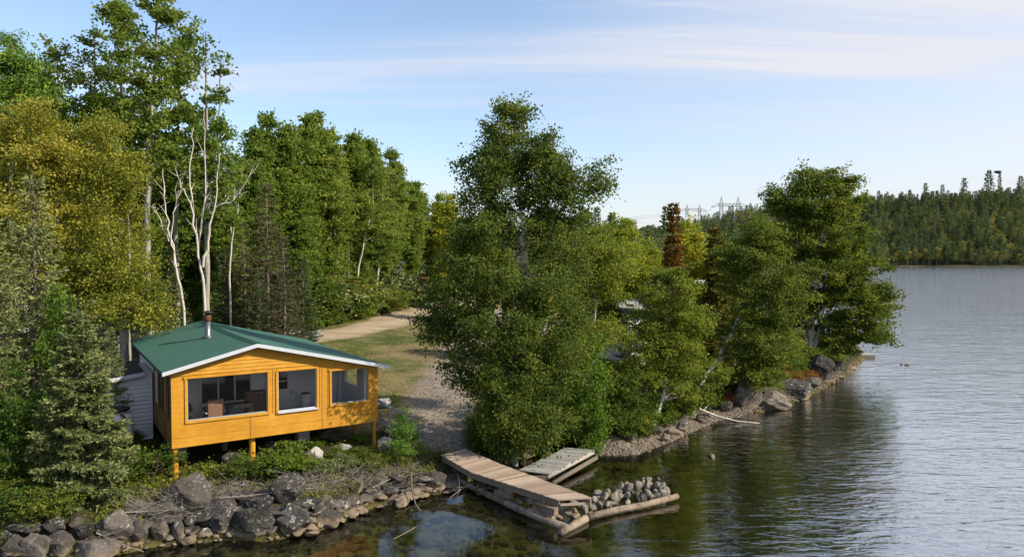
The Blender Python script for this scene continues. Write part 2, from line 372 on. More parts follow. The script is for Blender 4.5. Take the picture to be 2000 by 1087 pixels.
gx = axis([(-900,-200,50),(-200,-60,8),(-60,-24,1.0),(-24,30,.22),(30,60,1.0),(60,200,6),(200,900,14),(900,1300,50)])
gy = axis([(-220,0,40),(0,12,2),(12,46,.22),(46,90,.6),(90,160,3),(160,900,12),(900,2000,60)])
GX, GY = np.meshgrid(gx, gy); GZ = height(GX, GY); GS = sdf(GX, GY)
def polydist(pts, X, Y):
    d = np.full(X.shape, 1e9)
    for (ax, ay, aw), (bx, by, bw) in zip(pts[:-1], pts[1:]):
        t_ = np.clip(((X-ax)*(bx-ax) + (Y-ay)*(by-ay)) / ((bx-ax)**2 + (by-ay)**2), 0, 1)
        d = np.minimum(d, np.hypot(X-ax-t_*(bx-ax), Y-ay-t_*(by-ay)) - (aw + t_*(bw-aw)))
    return d
H_ = lambda px, py: tuple(hit(px, py)[:2])
road_c = [H_(520,668) + (2.0,), H_(640,656) + (1.7,), H_(760,632) + (2.2,), H_(850,606) + (3.6,), H_(930,596) + (6,), H_(1060,590) + (8,), (24, 85, 8), (60, 160, 6)]
track_c = [H_(990,610) + (2.5,), H_(925,640) + (2.0,), H_(895,700) + (1.5,), H_(870,770) + (1.75,), H_(858,830) + (1.45,), H_(862,858) + (1.0,)]
print('road', [tuple(round(v, 1) for v in p) for p in road_c]); print('track', [tuple(round(v, 1) for v in p) for p in track_c])
wb = wob(GX, GY, 1.8, 21) * .35 + wob(GX, GY, 5, 22) * .15
RD = polydist(road_c, GX, GY) + wb; TD = polydist(track_c, GX, GY) + wb
road_m = 1 - sm(RD, -.5, .5); track_m = (1 - sm(TD, -.45, .45)) * (1 - road_m)
beach_m = sm(GX, 2.2, 3.4) * (1 - sm(GX, 11.5, 13)) * (1 - sm(GS, 1.4, 2.4)) * (1 - sm(GY, 45, 60))
def groundmat():
    m, t = newmat('ground'); pos = t.nodes.new('ShaderNodeNewGeometry').outputs['Position']
    rd, tr, be, sh = attr(t, 'road'), attr(t, 'track'), attr(t, 'beach'), attr(t, 'shore')
    nb = noise(t, .22, 5, .6, vec=pos); nm = noise(t, 1.1, 6, .65, vec=pos); nf = noise(t, 9, 5, .7, vec=pos); nff = noise(t, 40, 4, .7, vec=pos)
    grass = mixc(t, nf, (.040,.062,.014), (.085,.115,.026))
    dry = mixc(t, nf, (.15,.115,.055), (.27,.215,.115))
    k = ramp(t, math_('ADD', math_('MULTIPLY', nb, .75, t), math_('MULTIPLY', nm, .35, t), t), [(.46, (0,0,0)), (.62, (1,1,1))])
    c = mixc(t, k, grass, dry)
    forest = mixc(t, nf, (.028,.030,.012), (.075,.070,.030))
    c = mixc(t, sh, c, forest)
    k = ramp(t, nm, [(.66, (0,0,0)), (.72, (.8,.8,.8))]); k2 = mixc(t, sh, k, (0., 0., 0.)); c = mixc(t, k2, c, (.36,.33,.28))
    sand = mixc(t, nff, (.34,.26,.17), (.50,.40,.28)); sand = mixc(t, ramp(t, nm, [(.35, (0,0,0)), (.7, (.6,.6,.6))]), sand, (.30,.24,.17))
    c = mixc(t, rd, c, mixc(t, ramp(t, noise(t, 1.0, 4, .6, vec=pos, sc=(.25, 2.2, 1)), [(.48, (0,0,0)), (.62, (.7,.7,.7))]), sand, (.24,.18,.115)))
    v = t.nodes.new('ShaderNodeTexVoronoi'); v.inputs['Scale'].default_value = 13; t.links.new(pos, v.inputs['Vector'])
    sp = t.nodes.new('ShaderNodeSeparateColor'); t.links.new(v.outputs['Color'], sp.inputs[0])
    gravel = ramp(t, sp.outputs[0], [(0, (.11,.09,.068)), (.5, (.21,.172,.135)), (1, (.38,.325,.265))]); gravel = mixc(t, ramp(t, nm, [(.4, (0,0,0)), (.75, (.5,.5,.5))]), gravel, (.20,.155,.11))
    c = mixc(t, tr, c, gravel); c = mixc(t, be, c, (.075,.06,.042))
    bed = ramp(t, noise(t, 1.6, 7, .7, vec=pos), [(.34, (.075,.068,.014)), (.48, (.30,.25,.048)), (.66, (.58,.46,.12))])
    wz = attr(t, 'wet'); c = mixc(t, wz, c, bed)
    finish(t, c, .95, math_('ADD', nf, math_('MULTIPLY', v.outputs['Distance'], .5, t), t), .7, .05, spec=.1); return m
M['ground'] = groundmat()
ny, nx = GX.shape
idx = np.arange(ny * nx).reshape(ny, nx)
Q = np.stack([idx[:-1,:-1], idx[:-1,1:], idx[1:,1:], idx[1:,:-1]], -1).reshape(-1, 4)
V = np.stack([GX, GY, GZ], -1).reshape(-1, 3)
# forest floor: where trees stand; lawn between cabin and road stays grass
forest_m = np.clip(sm(GS, -1, 0) * (sm(RD, 1.0, 3.5) * sm(GY - (.0 * GX), 0, 1)), 0, 1)
lawn = (1 - sm(polydist([H_(800,820) + (2.2,), H_(800,740) + (3.4,), H_(760,690) + (5.5,), H_(800,650) + (6.5,), (10, 60, 8), (14, 90, 12)], GX, GY), -1, 2.0))
forest_m = forest_m * (1 - lawn)
A_ = dict(road=road_m, track=track_m * sm(GS, .3, 1.2), beach=beach_m, shore=forest_m, wet=(1 - sm(GZ, -.20, .0)) * (GY < 300))
A_ = {k: v.ravel() for k, v in A_.items()}
qr = road_m.ravel()[Q].mean(1) > .5; qt = (track_m.ravel()[Q].mean(1) > .5) & ~qr
def submesh(name, sel):
    q = Q[sel]; u, inv = np.unique(q, return_inverse=True)
    me = npmesh(name, V[u], inv.reshape(-1, 4), {k: v[u] for k, v in A_.items()}, True)
    return tag(link(name, me, M['ground']), kind='structure')
submesh('ground', ~(qr | qt)); submesh('dirt_road', qr); submesh('gravel_track', qt)
# ------------------------------------------------------------------ water
m, t = newmat('lake water'); pos = t.nodes.new('ShaderNodeNewGeometry').outputs['Position']
big = noise(t, 1.0, 2, .5, vec=pos, sc=(.55, 1.35, 1), dist=.6); mid = noise(t, 1.0, 3, .6, vec=pos, sc=(1.5, 3.8, 1), dist=.5); fin = noise(t, 1.0, 2, .6, vec=pos, sc=(7, 12, 1))
sx = t.nodes.new('ShaderNodeSeparateXYZ'); t.links.new(pos, sx.inputs[0])
off = math_('ADD', math_('SUBTRACT', sx.outputs[0], math_('MULTIPLY', sx.outputs[1], .22, t), t), math_('MULTIPLY', noise(t, .12, 2, .5, vec=pos), 3, t), t)
mr = t.nodes.new('ShaderNodeMapRange'); mr.interpolation_type = 'SMOOTHSTEP'; t.links.new(off, mr.inputs[0]); mr.inputs[1].default_value = -2.5; mr.inputs[2].default_value = 8.5; mr.inputs[3].default_value = .06; mr.inputs[4].default_value = 1
hgt = math_('ADD', math_('ADD', math_('MULTIPLY', big, 1.3, t), math_('MULTIPLY', mid, .75, t), t), math_('MULTIPLY', fin, .08, t), t)
far_ = t.nodes.new('ShaderNodeMapRange'); far_.interpolation_type = 'SMOOTHSTEP'; t.links.new(sx.outputs[1], far_.inputs[0]); far_.inputs[1].default_value = 60; far_.inputs[2].default_value = 260; far_.inputs[3].default_value = 1; far_.inputs[4].default_value = 3.4
wind = math_('ADD', math_('MULTIPLY', noise(t, .09, 3, .55, vec=pos, sc=(1, 2.2, 1)), 1.5, t), .22, t)
hgt = math_('MULTIPLY', math_('MULTIPLY', hgt, mr.outputs[0], t), math_('MULTIPLY', far_.outputs[0], wind, t), t)
bp = t.nodes.new('ShaderNodeBump'); bp.inputs['Strength'].default_value = 1; bp.inputs['Distance'].default_value = .052; t.links.new(hgt, bp.inputs['Height'])
fr = t.nodes.new('ShaderNodeFresnel'); mi = t.nodes.new('ShaderNodeMapRange'); t.links.new(mr.outputs[0], mi.inputs[0]); mi.inputs[1].default_value = .1; mi.inputs[2].default_value = 1; mi.inputs[3].default_value = 1.42; mi.inputs[4].default_value = 2.3; t.links.new(mi.outputs[0], fr.inputs['IOR']); t.links.new(bp.outputs[0], fr.inputs['Normal'])
gl = t.nodes.new('ShaderNodeBsdfGlossy'); gl.inputs['Roughness'].default_value = .04; t.links.new(bp.outputs[0], gl.inputs['Normal'])
trn = t.nodes.new('ShaderNodeBsdfTransparent'); ms = t.nodes.new('ShaderNodeMixShader')
ff = math_('SUBTRACT', 1.0, math_('POWER', math_('SUBTRACT', 1.0, fr.outputs[0], t), math_('ADD', math_('MULTIPLY', mr.outputs[0], 4.6, t), 1.1, t), t), t); t.links.new(ff, ms.inputs[0]); t.links.new(trn.outputs[0], ms.inputs[1]); t.links.new(gl.outputs[0], ms.inputs[2])
va = t.nodes.new('ShaderNodeVolumeAbsorption'); va.inputs['Color'].default_value = (.74, .68, .20, 1); va.inputs['Density'].default_value = .13
o_ = t.nodes.new('ShaderNodeOutputMaterial'); t.links.new(ms.outputs[0], o_.inputs[0]); t.links.new(va.outputs[0], o_.inputs['Volume']); M['water'] = m
wm = MB().box(-180, 1290, -215, 1400, -14, 0); tag(wm.build('lake_water', M['water']), kind='structure')

# ------------------------------------------------------------------ vegetation generators
def quads(P, A, B, ln, wd):
    """diamond leaves: P base, A along, B across"""
    n = len(P); v = np.empty((n, 4, 3), np.float32)
    v[:, 0] = P; v[:, 1] = P + A * (ln * .45)[:, None] + B * (wd / 2)[:, None]; v[:, 2] = P + A * ln[:, None]; v[:, 3] = P + A * (ln * .45)[:, None] - B * (wd / 2)[:, None]
    return v.reshape(-1, 3)
def unit(v): return v / np.maximum(np.linalg.norm(v, axis=-1, keepdims=True), 1e-9)
def rleaves(P, size, asp=.7, droop=.35, rng=RNG):
    n = len(P); A = unit(rng.normal(size=(n, 3)) * (1, 1, .8) - (0, 0, droop)); B = unit(np.cross(A, rng.normal(size=(n, 3))))
    ln = size * rng.uniform(.7, 1.25, n); return quads(P, A, B, ln, ln * asp)
def crown_mesh(name, LV, val):
    n = len(LV) // 4; return npmesh(name, LV, np.arange(n * 4).reshape(n, 4), {'v': np.repeat(val, 4)})
def tubes(name, segs, k=5, tw=False):
    """segs: list of (p0, p1, r0, r1) -> one mesh, numpy"""
    S = np.array([(*a, *b) for a, b, _, _ in segs]); r = np.array([(c, d) for _, _, c, d in segs])
    p, q = S[:, :3], S[:, 3:]; d = unit(q - p); ref = np.where(np.abs(d[:, 2:3]) > .9, (1., .2, 0.), (.2, .1, 1.))
    x = unit(np.cross(d, ref)); y = np.cross(d, x); an = np.arange(k) * 2 * math.pi / k
    ring = lambda c, rr: c[:, None, :] + rr[:, None, None] * (x[:, None, :] * np.cos(an)[None, :, None] + y[:, None, :] * np.sin(an)[None, :, None])
    v = np.concatenate([ring(p - d * r[:, :1] * .3, r[:, 0]), ring(q + d * r[:, 1:] * .3, r[:, 1])], 1).reshape(-1, 3)
    n = len(S); b = (np.arange(n) * 2 * k)[:, None]; j = np.arange(k)[None]; j2 = (j + 1) % k
    f = np.stack([b + j, b + j2, b + k + j2, b + k + j], -1).reshape(-1, 4)
    return npmesh(name, v, f, {'v': np.repeat(np.clip((.05 - r[:, 0]) / .03, 0, 1) * (1. if tw else 0.), 2 * k)}, smooth=True)
def trunk_path(base, top, rng, bend=.25, n=12):
    base, top = np.array(base, float), np.array(top, float); hgt_ = np.linalg.norm(top - base)
    t_ = np.linspace(0, 1, n)[:, None]; P = base + (top - base) * t_
    a, b = rng.uniform(0, 6.28, 2); P[:, 0] += bend * np.sin(t_[:, 0] * 3.6 + a) * t_[:, 0] * (hgt_ / 12); P[:, 1] += bend * np.sin(t_[:, 0] * 3.1 + b) * t_[:, 0] * (hgt_ / 12)
    return P
def branchy(trunks, blobs, seed, size, per=60, sig=.30, droop=.35, r0=.14, asp=.7, shell=.45, hang=0., color_bias=0., gap=-1.15):
    """trunks: list of (n,3) paths; blobs: (centre, radii, clusters). Returns segments, leaf verts, leaf values"""
    rng = np.random.default_rng(seed); segs = []; nodes = []; nr = []
    for T in trunks:
        n = len(T); rr = np.linspace(r0, r0 * .13, n) ** 1.0
        for i in range(n - 1): segs.append((T[i], T[i+1], rr[i], rr[i+1]))
        for i in range(2, n):
            for s_ in (0, .5):
                nodes.append(T[i] * (1 - s_) + T[i-1] * s_); nr.append(rr[i] * .8)
    C = []
    for c, rad, k in blobs:
        d = unit(rng.normal(size=(k, 3))); q = rng.uniform(shell, 1, k) ** .7 * np.exp(rng.normal(0, .13, k))
        C.append(np.array(c) + d * q[:, None] * np.array(rad))
    C = np.concatenate(C); r3 = np.random.default_rng(seed + 5); nzv = 0
    for _ in range(5): nzv = nzv + np.sin(C @ (unit(r3.normal(size=3)) * r3.uniform(2.2, 4.5) / (1 + 4 * (size - .1))) + r3.uniform(0, 6.28))
    C = C[nzv > gap]; NT = np.array(nodes)
    dist = np.array([np.min(((NT - c) ** 2).sum(1)) for c in C]); order = np.argsort(dist)
    nodes = np.zeros((len(NT) + len(C) * 2, 3)); nodes[:len(NT)] = NT; nrr = np.zeros(len(nodes)); nrr[:len(NT)] = nr; cnt = len(NT)
    mids = []
    for i in order:
        c = C[i]; D = c - nodes[:cnt]
        cost = (D ** 2).sum(1) + np.where(D[:, 2] < .15 * np.hypot(D[:, 0], D[:, 1]), 1.2, 0) * (1 + np.abs(D[:, 2]))
        j = int(np.argmin(cost)); a = nodes[j]; ra = max(min(nrr[j] * .75, .018 + .035 * np.linalg.norm(c - a)), .007)
        mid = (a + c) / 2 + np.array([0, 0, .10 * np.linalg.norm(c - a)]) + rng.normal(size=3) * .06
        segs.append((a, mid, ra, ra * .7)); segs.append((mid, c, ra * .7, .005))
        nodes[cnt] = mid; nrr[cnt] = ra * .8; nodes[cnt+1] = c; nrr[cnt+1] = ra * .55; cnt += 2
        mids.append((mid + c) / 2)
    mids = np.array(mids); K = C[order]
    npc = rng.poisson(per * rng.gamma(2.2, 1 / 2.2, len(K))) + 3
    cen = np.repeat(K, npc, 0); md = np.repeat(mids, npc, 0); n = len(cen)
    u = rng.random(n)[:, None] ** 1.6; P = cen * (1 - u * .8) + md * u * .8
    od = unit(np.repeat(K - (mids * 2 - K), npc, 0) * (1, 1, .55)); g = np.clip(rng.normal(size=(n, 3)), -1.9, 1.9) * sig * .62 * np.array((1, 1, .55))
    P = P + g + od * (np.clip(rng.normal(size=(n, 1)), -1.7, 1.5) * sig * 1.35 + .2 * sig)
    if hang: P[:, 2] -= np.abs(rng.exponential(hang, n)) * (rng.random(n) < .6)
    cv = np.repeat(rng.normal(0, .13, len(K)), npc)
    val = np.clip(rng.beta(2, 2.4, n) + cv + color_bias, 0, 1)
    return segs, rleaves(P, size, asp, droop, rng), val
def tree_obj(name, base, segs, LV, val, leaf, bark, k=5):
    base = np.array(base, float); root = empty(name, tuple(base))
    sg = [(np.array(a) - base, np.array(b) - base, c, d) for a, b, c, d in segs]; link('trunk', tubes('trunk', sg, k, LV is not None), bark, root)
    if LV is not None: link('crown', crown_mesh('crown', LV - base.astype(np.float32), val), leaf, root)
    return root
def spruce(name, seed, h, rmax, leaf, nwh=30, sub=12, per=7, size=.11, base_h=.06, bark=None, droop=.25, thin=1., asp=.24, tip=.9, power=.85):
    rng = np.random.default_rng(seed); segs = []; P = []; A = []; V_ = []
    T = trunk_path((0, 0, 0), (rng.normal() * .15, rng.normal() * .15, h), rng, .05, 10)
    rr = np.linspace(.018 * h, .01, 10)
    for i in range(9): segs.append((T[i], T[i+1], rr[i], rr[i+1]))
    def tp(z): i = np.clip(z / h * 9, 0, 8.999); j = int(i); return T[j] + (T[j+1] - T[j]) * (i - j)
    for wi in range(nwh):
        t_ = base_h + (1 - base_h) * (wi + rng.uniform(-.3, .3)) / nwh; t_ = min(max(t_, base_h), .985); z = t_ * h
        for bi in range(int(rng.integers(4, 7))):
            az = bi * 1.2 + wi * 2.1 + rng.normal() * .3; Lb = rmax * ((1 - t_) ** power * tip + .05) * rng.uniform(.65, 1.15) * (1 if t_ > base_h + .08 else .8)
            o = tp(z); d = np.array([math.cos(az), math.sin(az), 0]); up = .45 * (t_ - .55)
            pts = [o + d * Lb * s_ + np.array([0, 0, Lb * (up * s_ - droop * s_ * 1.3 + droop * 1.15 * s_ * s_ * s_)]) for s_ in (0, .35, .7, 1)]
            for a, b, ra in zip(pts[:-1], pts[1:], (.02, .013, .008)): segs.append((a, b, ra * h / 6, ra * .6 * h / 6))
            if rng.random() > thin: continue
            ns = max(3, int(sub * Lb / rmax + 2)); sd = np.cross(d, (0, 0, 1))
            for s_ in np.linspace(.18, 1, ns):
                q = s_ * 3; j = min(int(q), 2); c = pts[j] + (pts[j+1] - pts[j]) * (q - j); dirb = unit(pts[j+1] - pts[j])
                ls = Lb * .36 * (1.15 - s_) + .07 * h / 6
                for sg in (-1, 1, 0):
                    dd = unit(dirb * .75 + sd * sg * .8 + rng.normal(size=3) * .12 - (0, 0, .12))
                    m_ = max(2, int(per * ls / (.5 * h / 6) + 1)); u = rng.random(m_)
                    P.append(c + dd * ls * u[:, None] + rng.normal(size=(m_, 3)) * .018 * h / 6); A.append(np.repeat(dd[None], m_, 0) + rng.normal(size=(m_, 3)) * .45)
                    V_.append(np.clip(rng.beta(2, 2, m_) + .18 * (s_ - .6), 0, 1))
    P = np.concatenate(P); A = unit(np.concatenate(A)); V_ = np.concatenate(V_); B = unit(np.cross(A, rng.normal(size=A.shape)))
    ln = size * rng.uniform(.6, 1.4, len(P))
    return tree_obj(name, (0, 0, 0), segs, quads(P, A, B, ln, ln * asp), V_, leaf, bark or M['dark_bark'], 4)
def copy_tree(o, parent=None):
    c = o.copy(); COL.objects.link(c)
    if parent is not None: c.parent = parent
    for ch in list(o.children):
        copy_tree(ch, c) if ch.type == 'EMPTY' else None
        if ch.type != 'EMPTY':
            g = ch.copy(); COL.objects.link(g); g.parent = c
            for ch2 in list(ch.children):
                g2 = ch2.copy(); COL.objects.link(g2); g2.parent = g
    return c
class Proto:
    def __init__(s, root, h, name=None): s.root, s.h, s.used = root, h, False
    def place(s, x, y, hgt_, rz=None, wide=1., label=None, cat=None, group=None, z=None, lean=(0, 0), name=None):
        o = s.root if not s.used else copy_tree(s.root); s.used = True
        for k in ('label', 'category', 'group'):
            if k in o: del o[k]
        k = hgt_ / s.h; o.location = (x, y, (gz(x, y) if z is None else z) - .04); o.scale = (k * wide, k * wide, k)
        o.rotation_euler = (lean[0], lean[1], random.uniform(0, 6.28) if rz is None else rz)
        return tag(o, label, cat, group)
def generic_broad(name, seed, h, leaf, bark, blobs, size=.16, per=40, sig=.35, r0=.13, top=(.3, .2), **k):
    rng = np.random.default_rng(seed); T = trunk_path((0, 0, 0), (top[0], top[1], h * .97), rng, .35)
    bl = [((cx, cyy, cz * h), (rx, ry, rz * h), n) for cx, cyy, cz, rx, ry, rz, n in blobs]
    s, LV, val = branchy([T], bl, seed, size, per, sig, r0=r0, **k)
    return Proto(tree_obj(name, (0, 0, 0), s, LV, val, leaf, bark), h)
def px_blob(px, py, d, rx, ry, rd, n): return (tuple(atd(px, py, d)), (rx * d / F, rd, ry * d / F), n)

# ================================================================== THE CABIN
CA = R(33.3); CX, CY = -10.375, 21.5
cab = empty('wooden_cabin', (CX, CY, 1.0), CA); tag(cab, 'yellow plywood lakeside cabin with green roof and screened porch on log posts', 'cabin')
FZ = .96                                   # underside of the walls over the base (world 1.96)
W, DP, DM = 6.67, 3.3, 9.1                 # width, porch depth, total depth
AU, AZ, LZ, RZ = 2.49, 4.05, 3.36, 2.97    # ridge u, ridge height (rel), eave heights (rel) at the overhang tips
def roofz(u): return LZ + (AZ - LZ) * (u + .26) / (AU + .26) if u < AU else AZ + (RZ - AZ) * (u - AU) / (7.0 - AU)
def gable(mb, y0, y1, holes, u0=0, u1=W, zb=FZ, drop=.06):
    """wall in the u-z plane with rectangular holes, thickness y0..y1, cut by the roof line"""
    us = sorted({u0, u1, AU} | {h[0] for h in holes} | {h[1] for h in holes})
    for a, b in zip(us[:-1], us[1:]):
        if b <= a: continue
        hs = sorted([h for h in holes if h[0] <= a + 1e-6 and h[1] >= b - 1e-6], key=lambda h: h[2]); lo = zb
        for h in hs + [None]:
            if h is None:
                ta, tb = roofz(a) - drop, roofz(b) - drop
            else: ta = tb = h[2]
            mb.add([(a,y0,lo),(b,y0,lo),(b,y1,lo),(a,y1,lo),(a,y0,ta),(b,y0,tb),(b,y1,tb),(a,y1,ta)],
                   [(0,3,2,1),(4,5,6,7),(0,1,5,4),(1,2,6,5),(2,3,7,6),(3,0,4,7)])
            if h: lo = h[3]
wins = [(.45, 2.86, 1.75, 3.06), (3.20, 4.48, 1.71, 3.04), (5.0, 6.33, 1.75, 2.90)]
b = MB(); gable(b, 0, .09, wins); fw = b.build('front_wall', M['yellow'], cab)
# clapboards of the gable, plywood joint battens
b = MB()
for i, z0 in enumerate(np.arange(3.17, 3.95, .115)):
    hu = (z0 + .115 - LZ) / (AZ - LZ) * (AU + .26) - .26 + .12; ru = AU + (AZ - z0 - .115) / (AZ - RZ) * (7 - AU) - .12
    hu, ru = max(hu, .05), min(ru, 4.55)
    if ru - hu > .2: b.add([(hu,-.028,z0),(ru,-.028,z0),(ru,-.008,z0+.112),(hu,-.008,z0+.112),(hu,0,z0),(ru,0,z0),(ru,0,z0+.112),(hu,0,z0+.112)],
                            [(0,1,2,3),(7,6,5,4),(0,4,5,1),(3,2,6,7),(0,3,7,4),(1,5,6,2)])
b.build('clapboards', M['yellow'], fw)
b = MB()
for u, z0, z1 in ((2.30, FZ, 1.64), (4.66, FZ + .02, 3.05), (3.02, 1.68, 3.12), (4.58, 1.7, 3.14), (5.1, 2.99, 3.22), (4.86, FZ+.3, 3.0)):
    b.box(u, u + .014, -.004, 0, z0, z1)
b.box(.02, 6.65, -.004, 0, FZ + .30, FZ + .304)
b.build('sheet_joints', M['brownwood'], fw)
for i, (a, c, z0, z1) in enumerate(wins):
    fr_ = MB(); t_ = .075
    if i != 1: fr_.box(a - t_ - .03, c + t_ + .02, -.045, 0, z1, z1 + t_)
    else: fr_.box(a - .05, c + .07, -.03, 0, z1, z1 + .05)
    fr_.box(a - t_, a, -.035, 0, z0, z1); fr_.box(c, c + t_, -.035, 0, z0, z1)
    fr_.box(a - t_, c + t_, -.045, -.001, z0 - t_, z0)
    o = fr_.build('window_frame', M['yellow'], cab, bevel=.006)
    s2 = MB().box(a, c, .02, .085, z0, z0 + .03); s2.box(a - .02, c + .03, -.085, .018, z0 - .045, z0 + .002) if i == 1 else None
    s2.box(a, a + .022, .02, .085, z0 + .03, z1).box(c - .022, c, .02, .085, z0 + .03, z1); s2.build('sill', M['grey_paint'] if i != 1 else M['fascia'], o)
    MB().box(a + .022, c - .022, .045, .047, z0 + .03, z1).build('insect_screen', M['screen'], o)
# left wall of the porch
b = MB()
def sidewall(b, x0, x1, y0, y1, holes, zt, zb=FZ):
    ys = sorted({y0, y1} | {h[0] for h in holes} | {h[1] for h in holes})
    for a, c in zip(ys[:-1], ys[1:]):
        hs = sorted([h for h in holes if h[0] <= a + 1e-6 and h[1] >= c - 1e-6], key=lambda h: h[2]); lo = zb
        for h in hs + [None]:
            tp = zt if h is None else h[2]; b.box(x0, x1, a, c, lo, tp)
            if h: lo = h[3]
lh = [(.35, .95, 1.75, 3.1), (1.5, 2.2, 1.75, 3.05), (2.35, 3.0, 1.75, 3.05), (3.15, 3.9, 1.75, 3.05)]
sidewall(b, 0, .09, .09, 4.2, lh, roofz(0) - .07); lw = b.build('left_wall', M['yellow_shade'], cab)
b = MB()
for z0 in np.arange(FZ + .02, 3.2, .13):
    for y0, y1 in ((1.0, 1.48),) + (((.1, 4.2),) if z0 < 1.62 else ()):
        b.add([(-.03,y0,z0),(-.03,y1,z0),(-.006,y1,z0+.125),(-.006,y0,z0+.125),(0,y0,z0),(0,y1,z0),(0,y1,z0+.125),(0,y0,z0+.125)],
              [(3,2,1,0),(4,5,6,7),(1,5,4,0),(7,6,2,3),(4,7,3,0),(2,6,5,1)])
b.build('log_siding', M['yellow_shade'], lw)
MB().box(.03, .033, .35, .95, 1.75, 3.1).box(.03, .033, 1.5, 2.2, 1.75, 3.05).box(.03, .033, 2.35, 3.0, 1.75, 3.05).box(.03, .033, 3.15, 3.9, 1.75, 3.05).build('window_glass', M['dark_shade'], lw)
# right wall with a big opening and the porch door
b = MB(); sidewall(b, W - .09, W, .09, DP, [(.55, 1.05, 1.5, 2.86), (1.75, 3.05, 1.95, 2.80)], roofz(W) - .07); rw = b.build('right_wall', M['siding_in'], cab)
b = MB(); sidewall(b, W, W + .015, .0, DP, [(.55, 1.05, 1.5, 2.86), (1.75, 3.05, 1.95, 2.80)], roofz(W) - .09); b.build('cladding', M['yellow'], rw)
# floor, inner wall (front of the heated house), rear house
MB().box(.09, W - .09, .09, DP, FZ + .02, FZ + .14).build('porch_floor', M['grey_paint'], cab)
inner_holes = []
b = MB(); gable(b, DP, DP + .12, [], .091, W - .091, FZ + .02, .2)
iw = b.build('house_front_wall', M['siding_in'], cab)
for u0, u1 in ((.1, 1.25), (3.12, 3.62), (4.72, 6.55)):
    b = MB()
    for z0 in np.arange(FZ + .15, 3.3, .11):
        if z0 < roofz(u1) - .25: b.add([(u0,DP-.02,z0),(u1,DP-.02,z0),(u1,DP-.003,z0+.105),(u0,DP-.003,z0+.105),(u0,DP,z0),(u1,DP,z0),(u1,DP,z0+.105),(u0,DP,z0+.105)],
                                      [(0,1,2,3),(0,4,5,1),(3,2,6,7),(0,3,7,4),(1,5,6,2)])
    b.build('lap_siding', M['siding_in'], iw)
def inner_window(a, c, z0, z1, bars=()):
    f = MB(); t_ = .05; f.box(a-t_, c+t_, DP-.05, DP, z1, z1+t_).box(a-t_, c+t_, DP-.05, DP, z0-t_, z0).box(a-t_, a, DP-.05, DP, z0, z1).box(c, c+t_, DP-.05, DP, z0, z1)
    for x in bars: f.box(x - .025, x + .025, DP-.045, DP-.006, z0, z1)
    o = f.build('house_window', M['siding'], cab); MB().box(a, c, DP-.012, DP-.004, z0, z1).build('pane', M['dark_glass'], o)
inner_window(1.42, 3.08, 1.62, 2.56, (1.97, 2.53)); inner_window(1.42, 2.15, 1.30, 1.50); inner_window(2.3, 3.08, 1.36, 1.50)
d_ = MB().box(3.72, 4.62, DP-.045, DP-.005, FZ+.14, 2.92).box(3.64, 3.72, DP-.06, DP-.002, FZ+.14, 3.0).box(4.62, 4.70, DP-.06, DP-.002, FZ+.14, 3.0).build('door', M['siding'], cab)
MB().box(3.84, 4.42, DP-.052, DP-.046, 1.86, 2.14).box(3.84, 4.42, DP-.052, DP-.046, 2.17, 2.8).build('pane', M['dark_glass'], d_)
kb = MB().lathe([(.012, 0), (.03, .02), (.034, .045), (.015, .06)], 12, (0, 0, 0)).build('handle', M['black'], d_); kb.rotation_euler = (R(90), 0, 0); kb.location = (4.54, DP-.045, 1.72)
MB().box(.02, W - .02, DP + .12, DM - .3, FZ, 2.86).build('rear_walls', M['siding'], cab)
# roof: two slabs with overhangs, fascia, ridge lap
def slab(b, u0, z0, u1, z1, y0, y1, th, dz=0):
    b.add([(u0,y0,z0-th+dz),(u1,y0,z1-th+dz),(u1,y1,z1-th+dz),(u0,y1,z0-th+dz),(u0,y0,z0+dz),(u1,y0,z1+dz),(u1,y1,z1+dz),(u0,y1,z0+dz)],
          [(0,3,2,1),(4,5,6,7),(0,1,5,4),(1,2,6,5),(2,3,7,6),(3,0,4,7)])
b = MB(); n_ = 16
ys = np.linspace(-.30, DM + .35, n_ + 1); g_vs = []; g_fs = []
def rz_at(u, y):                        # old roof: slight sag between the eaves and along the ridge
    q = (u + .26) / (AU + .26) if u < AU else (7 - u) / (7 - AU); return roofz(u) - .05 * math.sin(math.pi * min(1, q)) * math.sin(math.pi * min(max(y / DM, 0), 1)) - .04 * math.sin(math.pi * min(max(y / DM, 0), 1))
us_ = list(np.linspace(-.26, AU, 9)) + list(np.linspace(AU, 7.0, 13))[1:]
for top in (0, 1):
    for y in ys:
        for u in us_: g_vs.append((u, y, rz_at(u, y) - (0 if top else .05)))
nu = len(us_); nn = len(ys) * nu
for i in range(len(ys) - 1):
    for j in range(nu - 1):
        a = i * nu + j; g_fs.append((a, a + nu, a + nu + 1, a + 1)); g_fs.append((nn + a, nn + a + 1, nn + a + nu + 1, nn + a + nu))
for i in range(len(ys) - 1):
    for j in (0, nu - 1): a = i * nu + j; g_fs.append((a, a + nu, nn + a + nu, nn + a))
for j in range(nu - 1):
    for i in (0, len(ys) - 1): a = i * nu + j; g_fs.append((a, a + 1, nn + a + 1, nn + a))
b.add(g_vs, g_fs); rf = b.build('roof', M['roof'], cab)
b = MB(); ylist = np.linspace(-.29, DM + .3, 12)
for y0, y1 in zip(ylist[:-1], ylist[1:]):
    b.add([(AU-.16, y0, rz_at(AU-.16, y0)+.006), (AU-.16, y1, rz_at(AU-.16, y1)+.006), (AU+.02, y1, rz_at(AU, y1)+.022), (AU+.02, y0, rz_at(AU, y0)+.022),
           (AU+.22, y1, rz_at(AU+.22, y1)+.008), (AU+.22, y0, rz_at(AU+.22, y0)+.008)], [(0,3,2,1), (3,5,4,2)])
b.build('ridge_lap', M['roof_edge'], rf)
b = MB(); th = .11
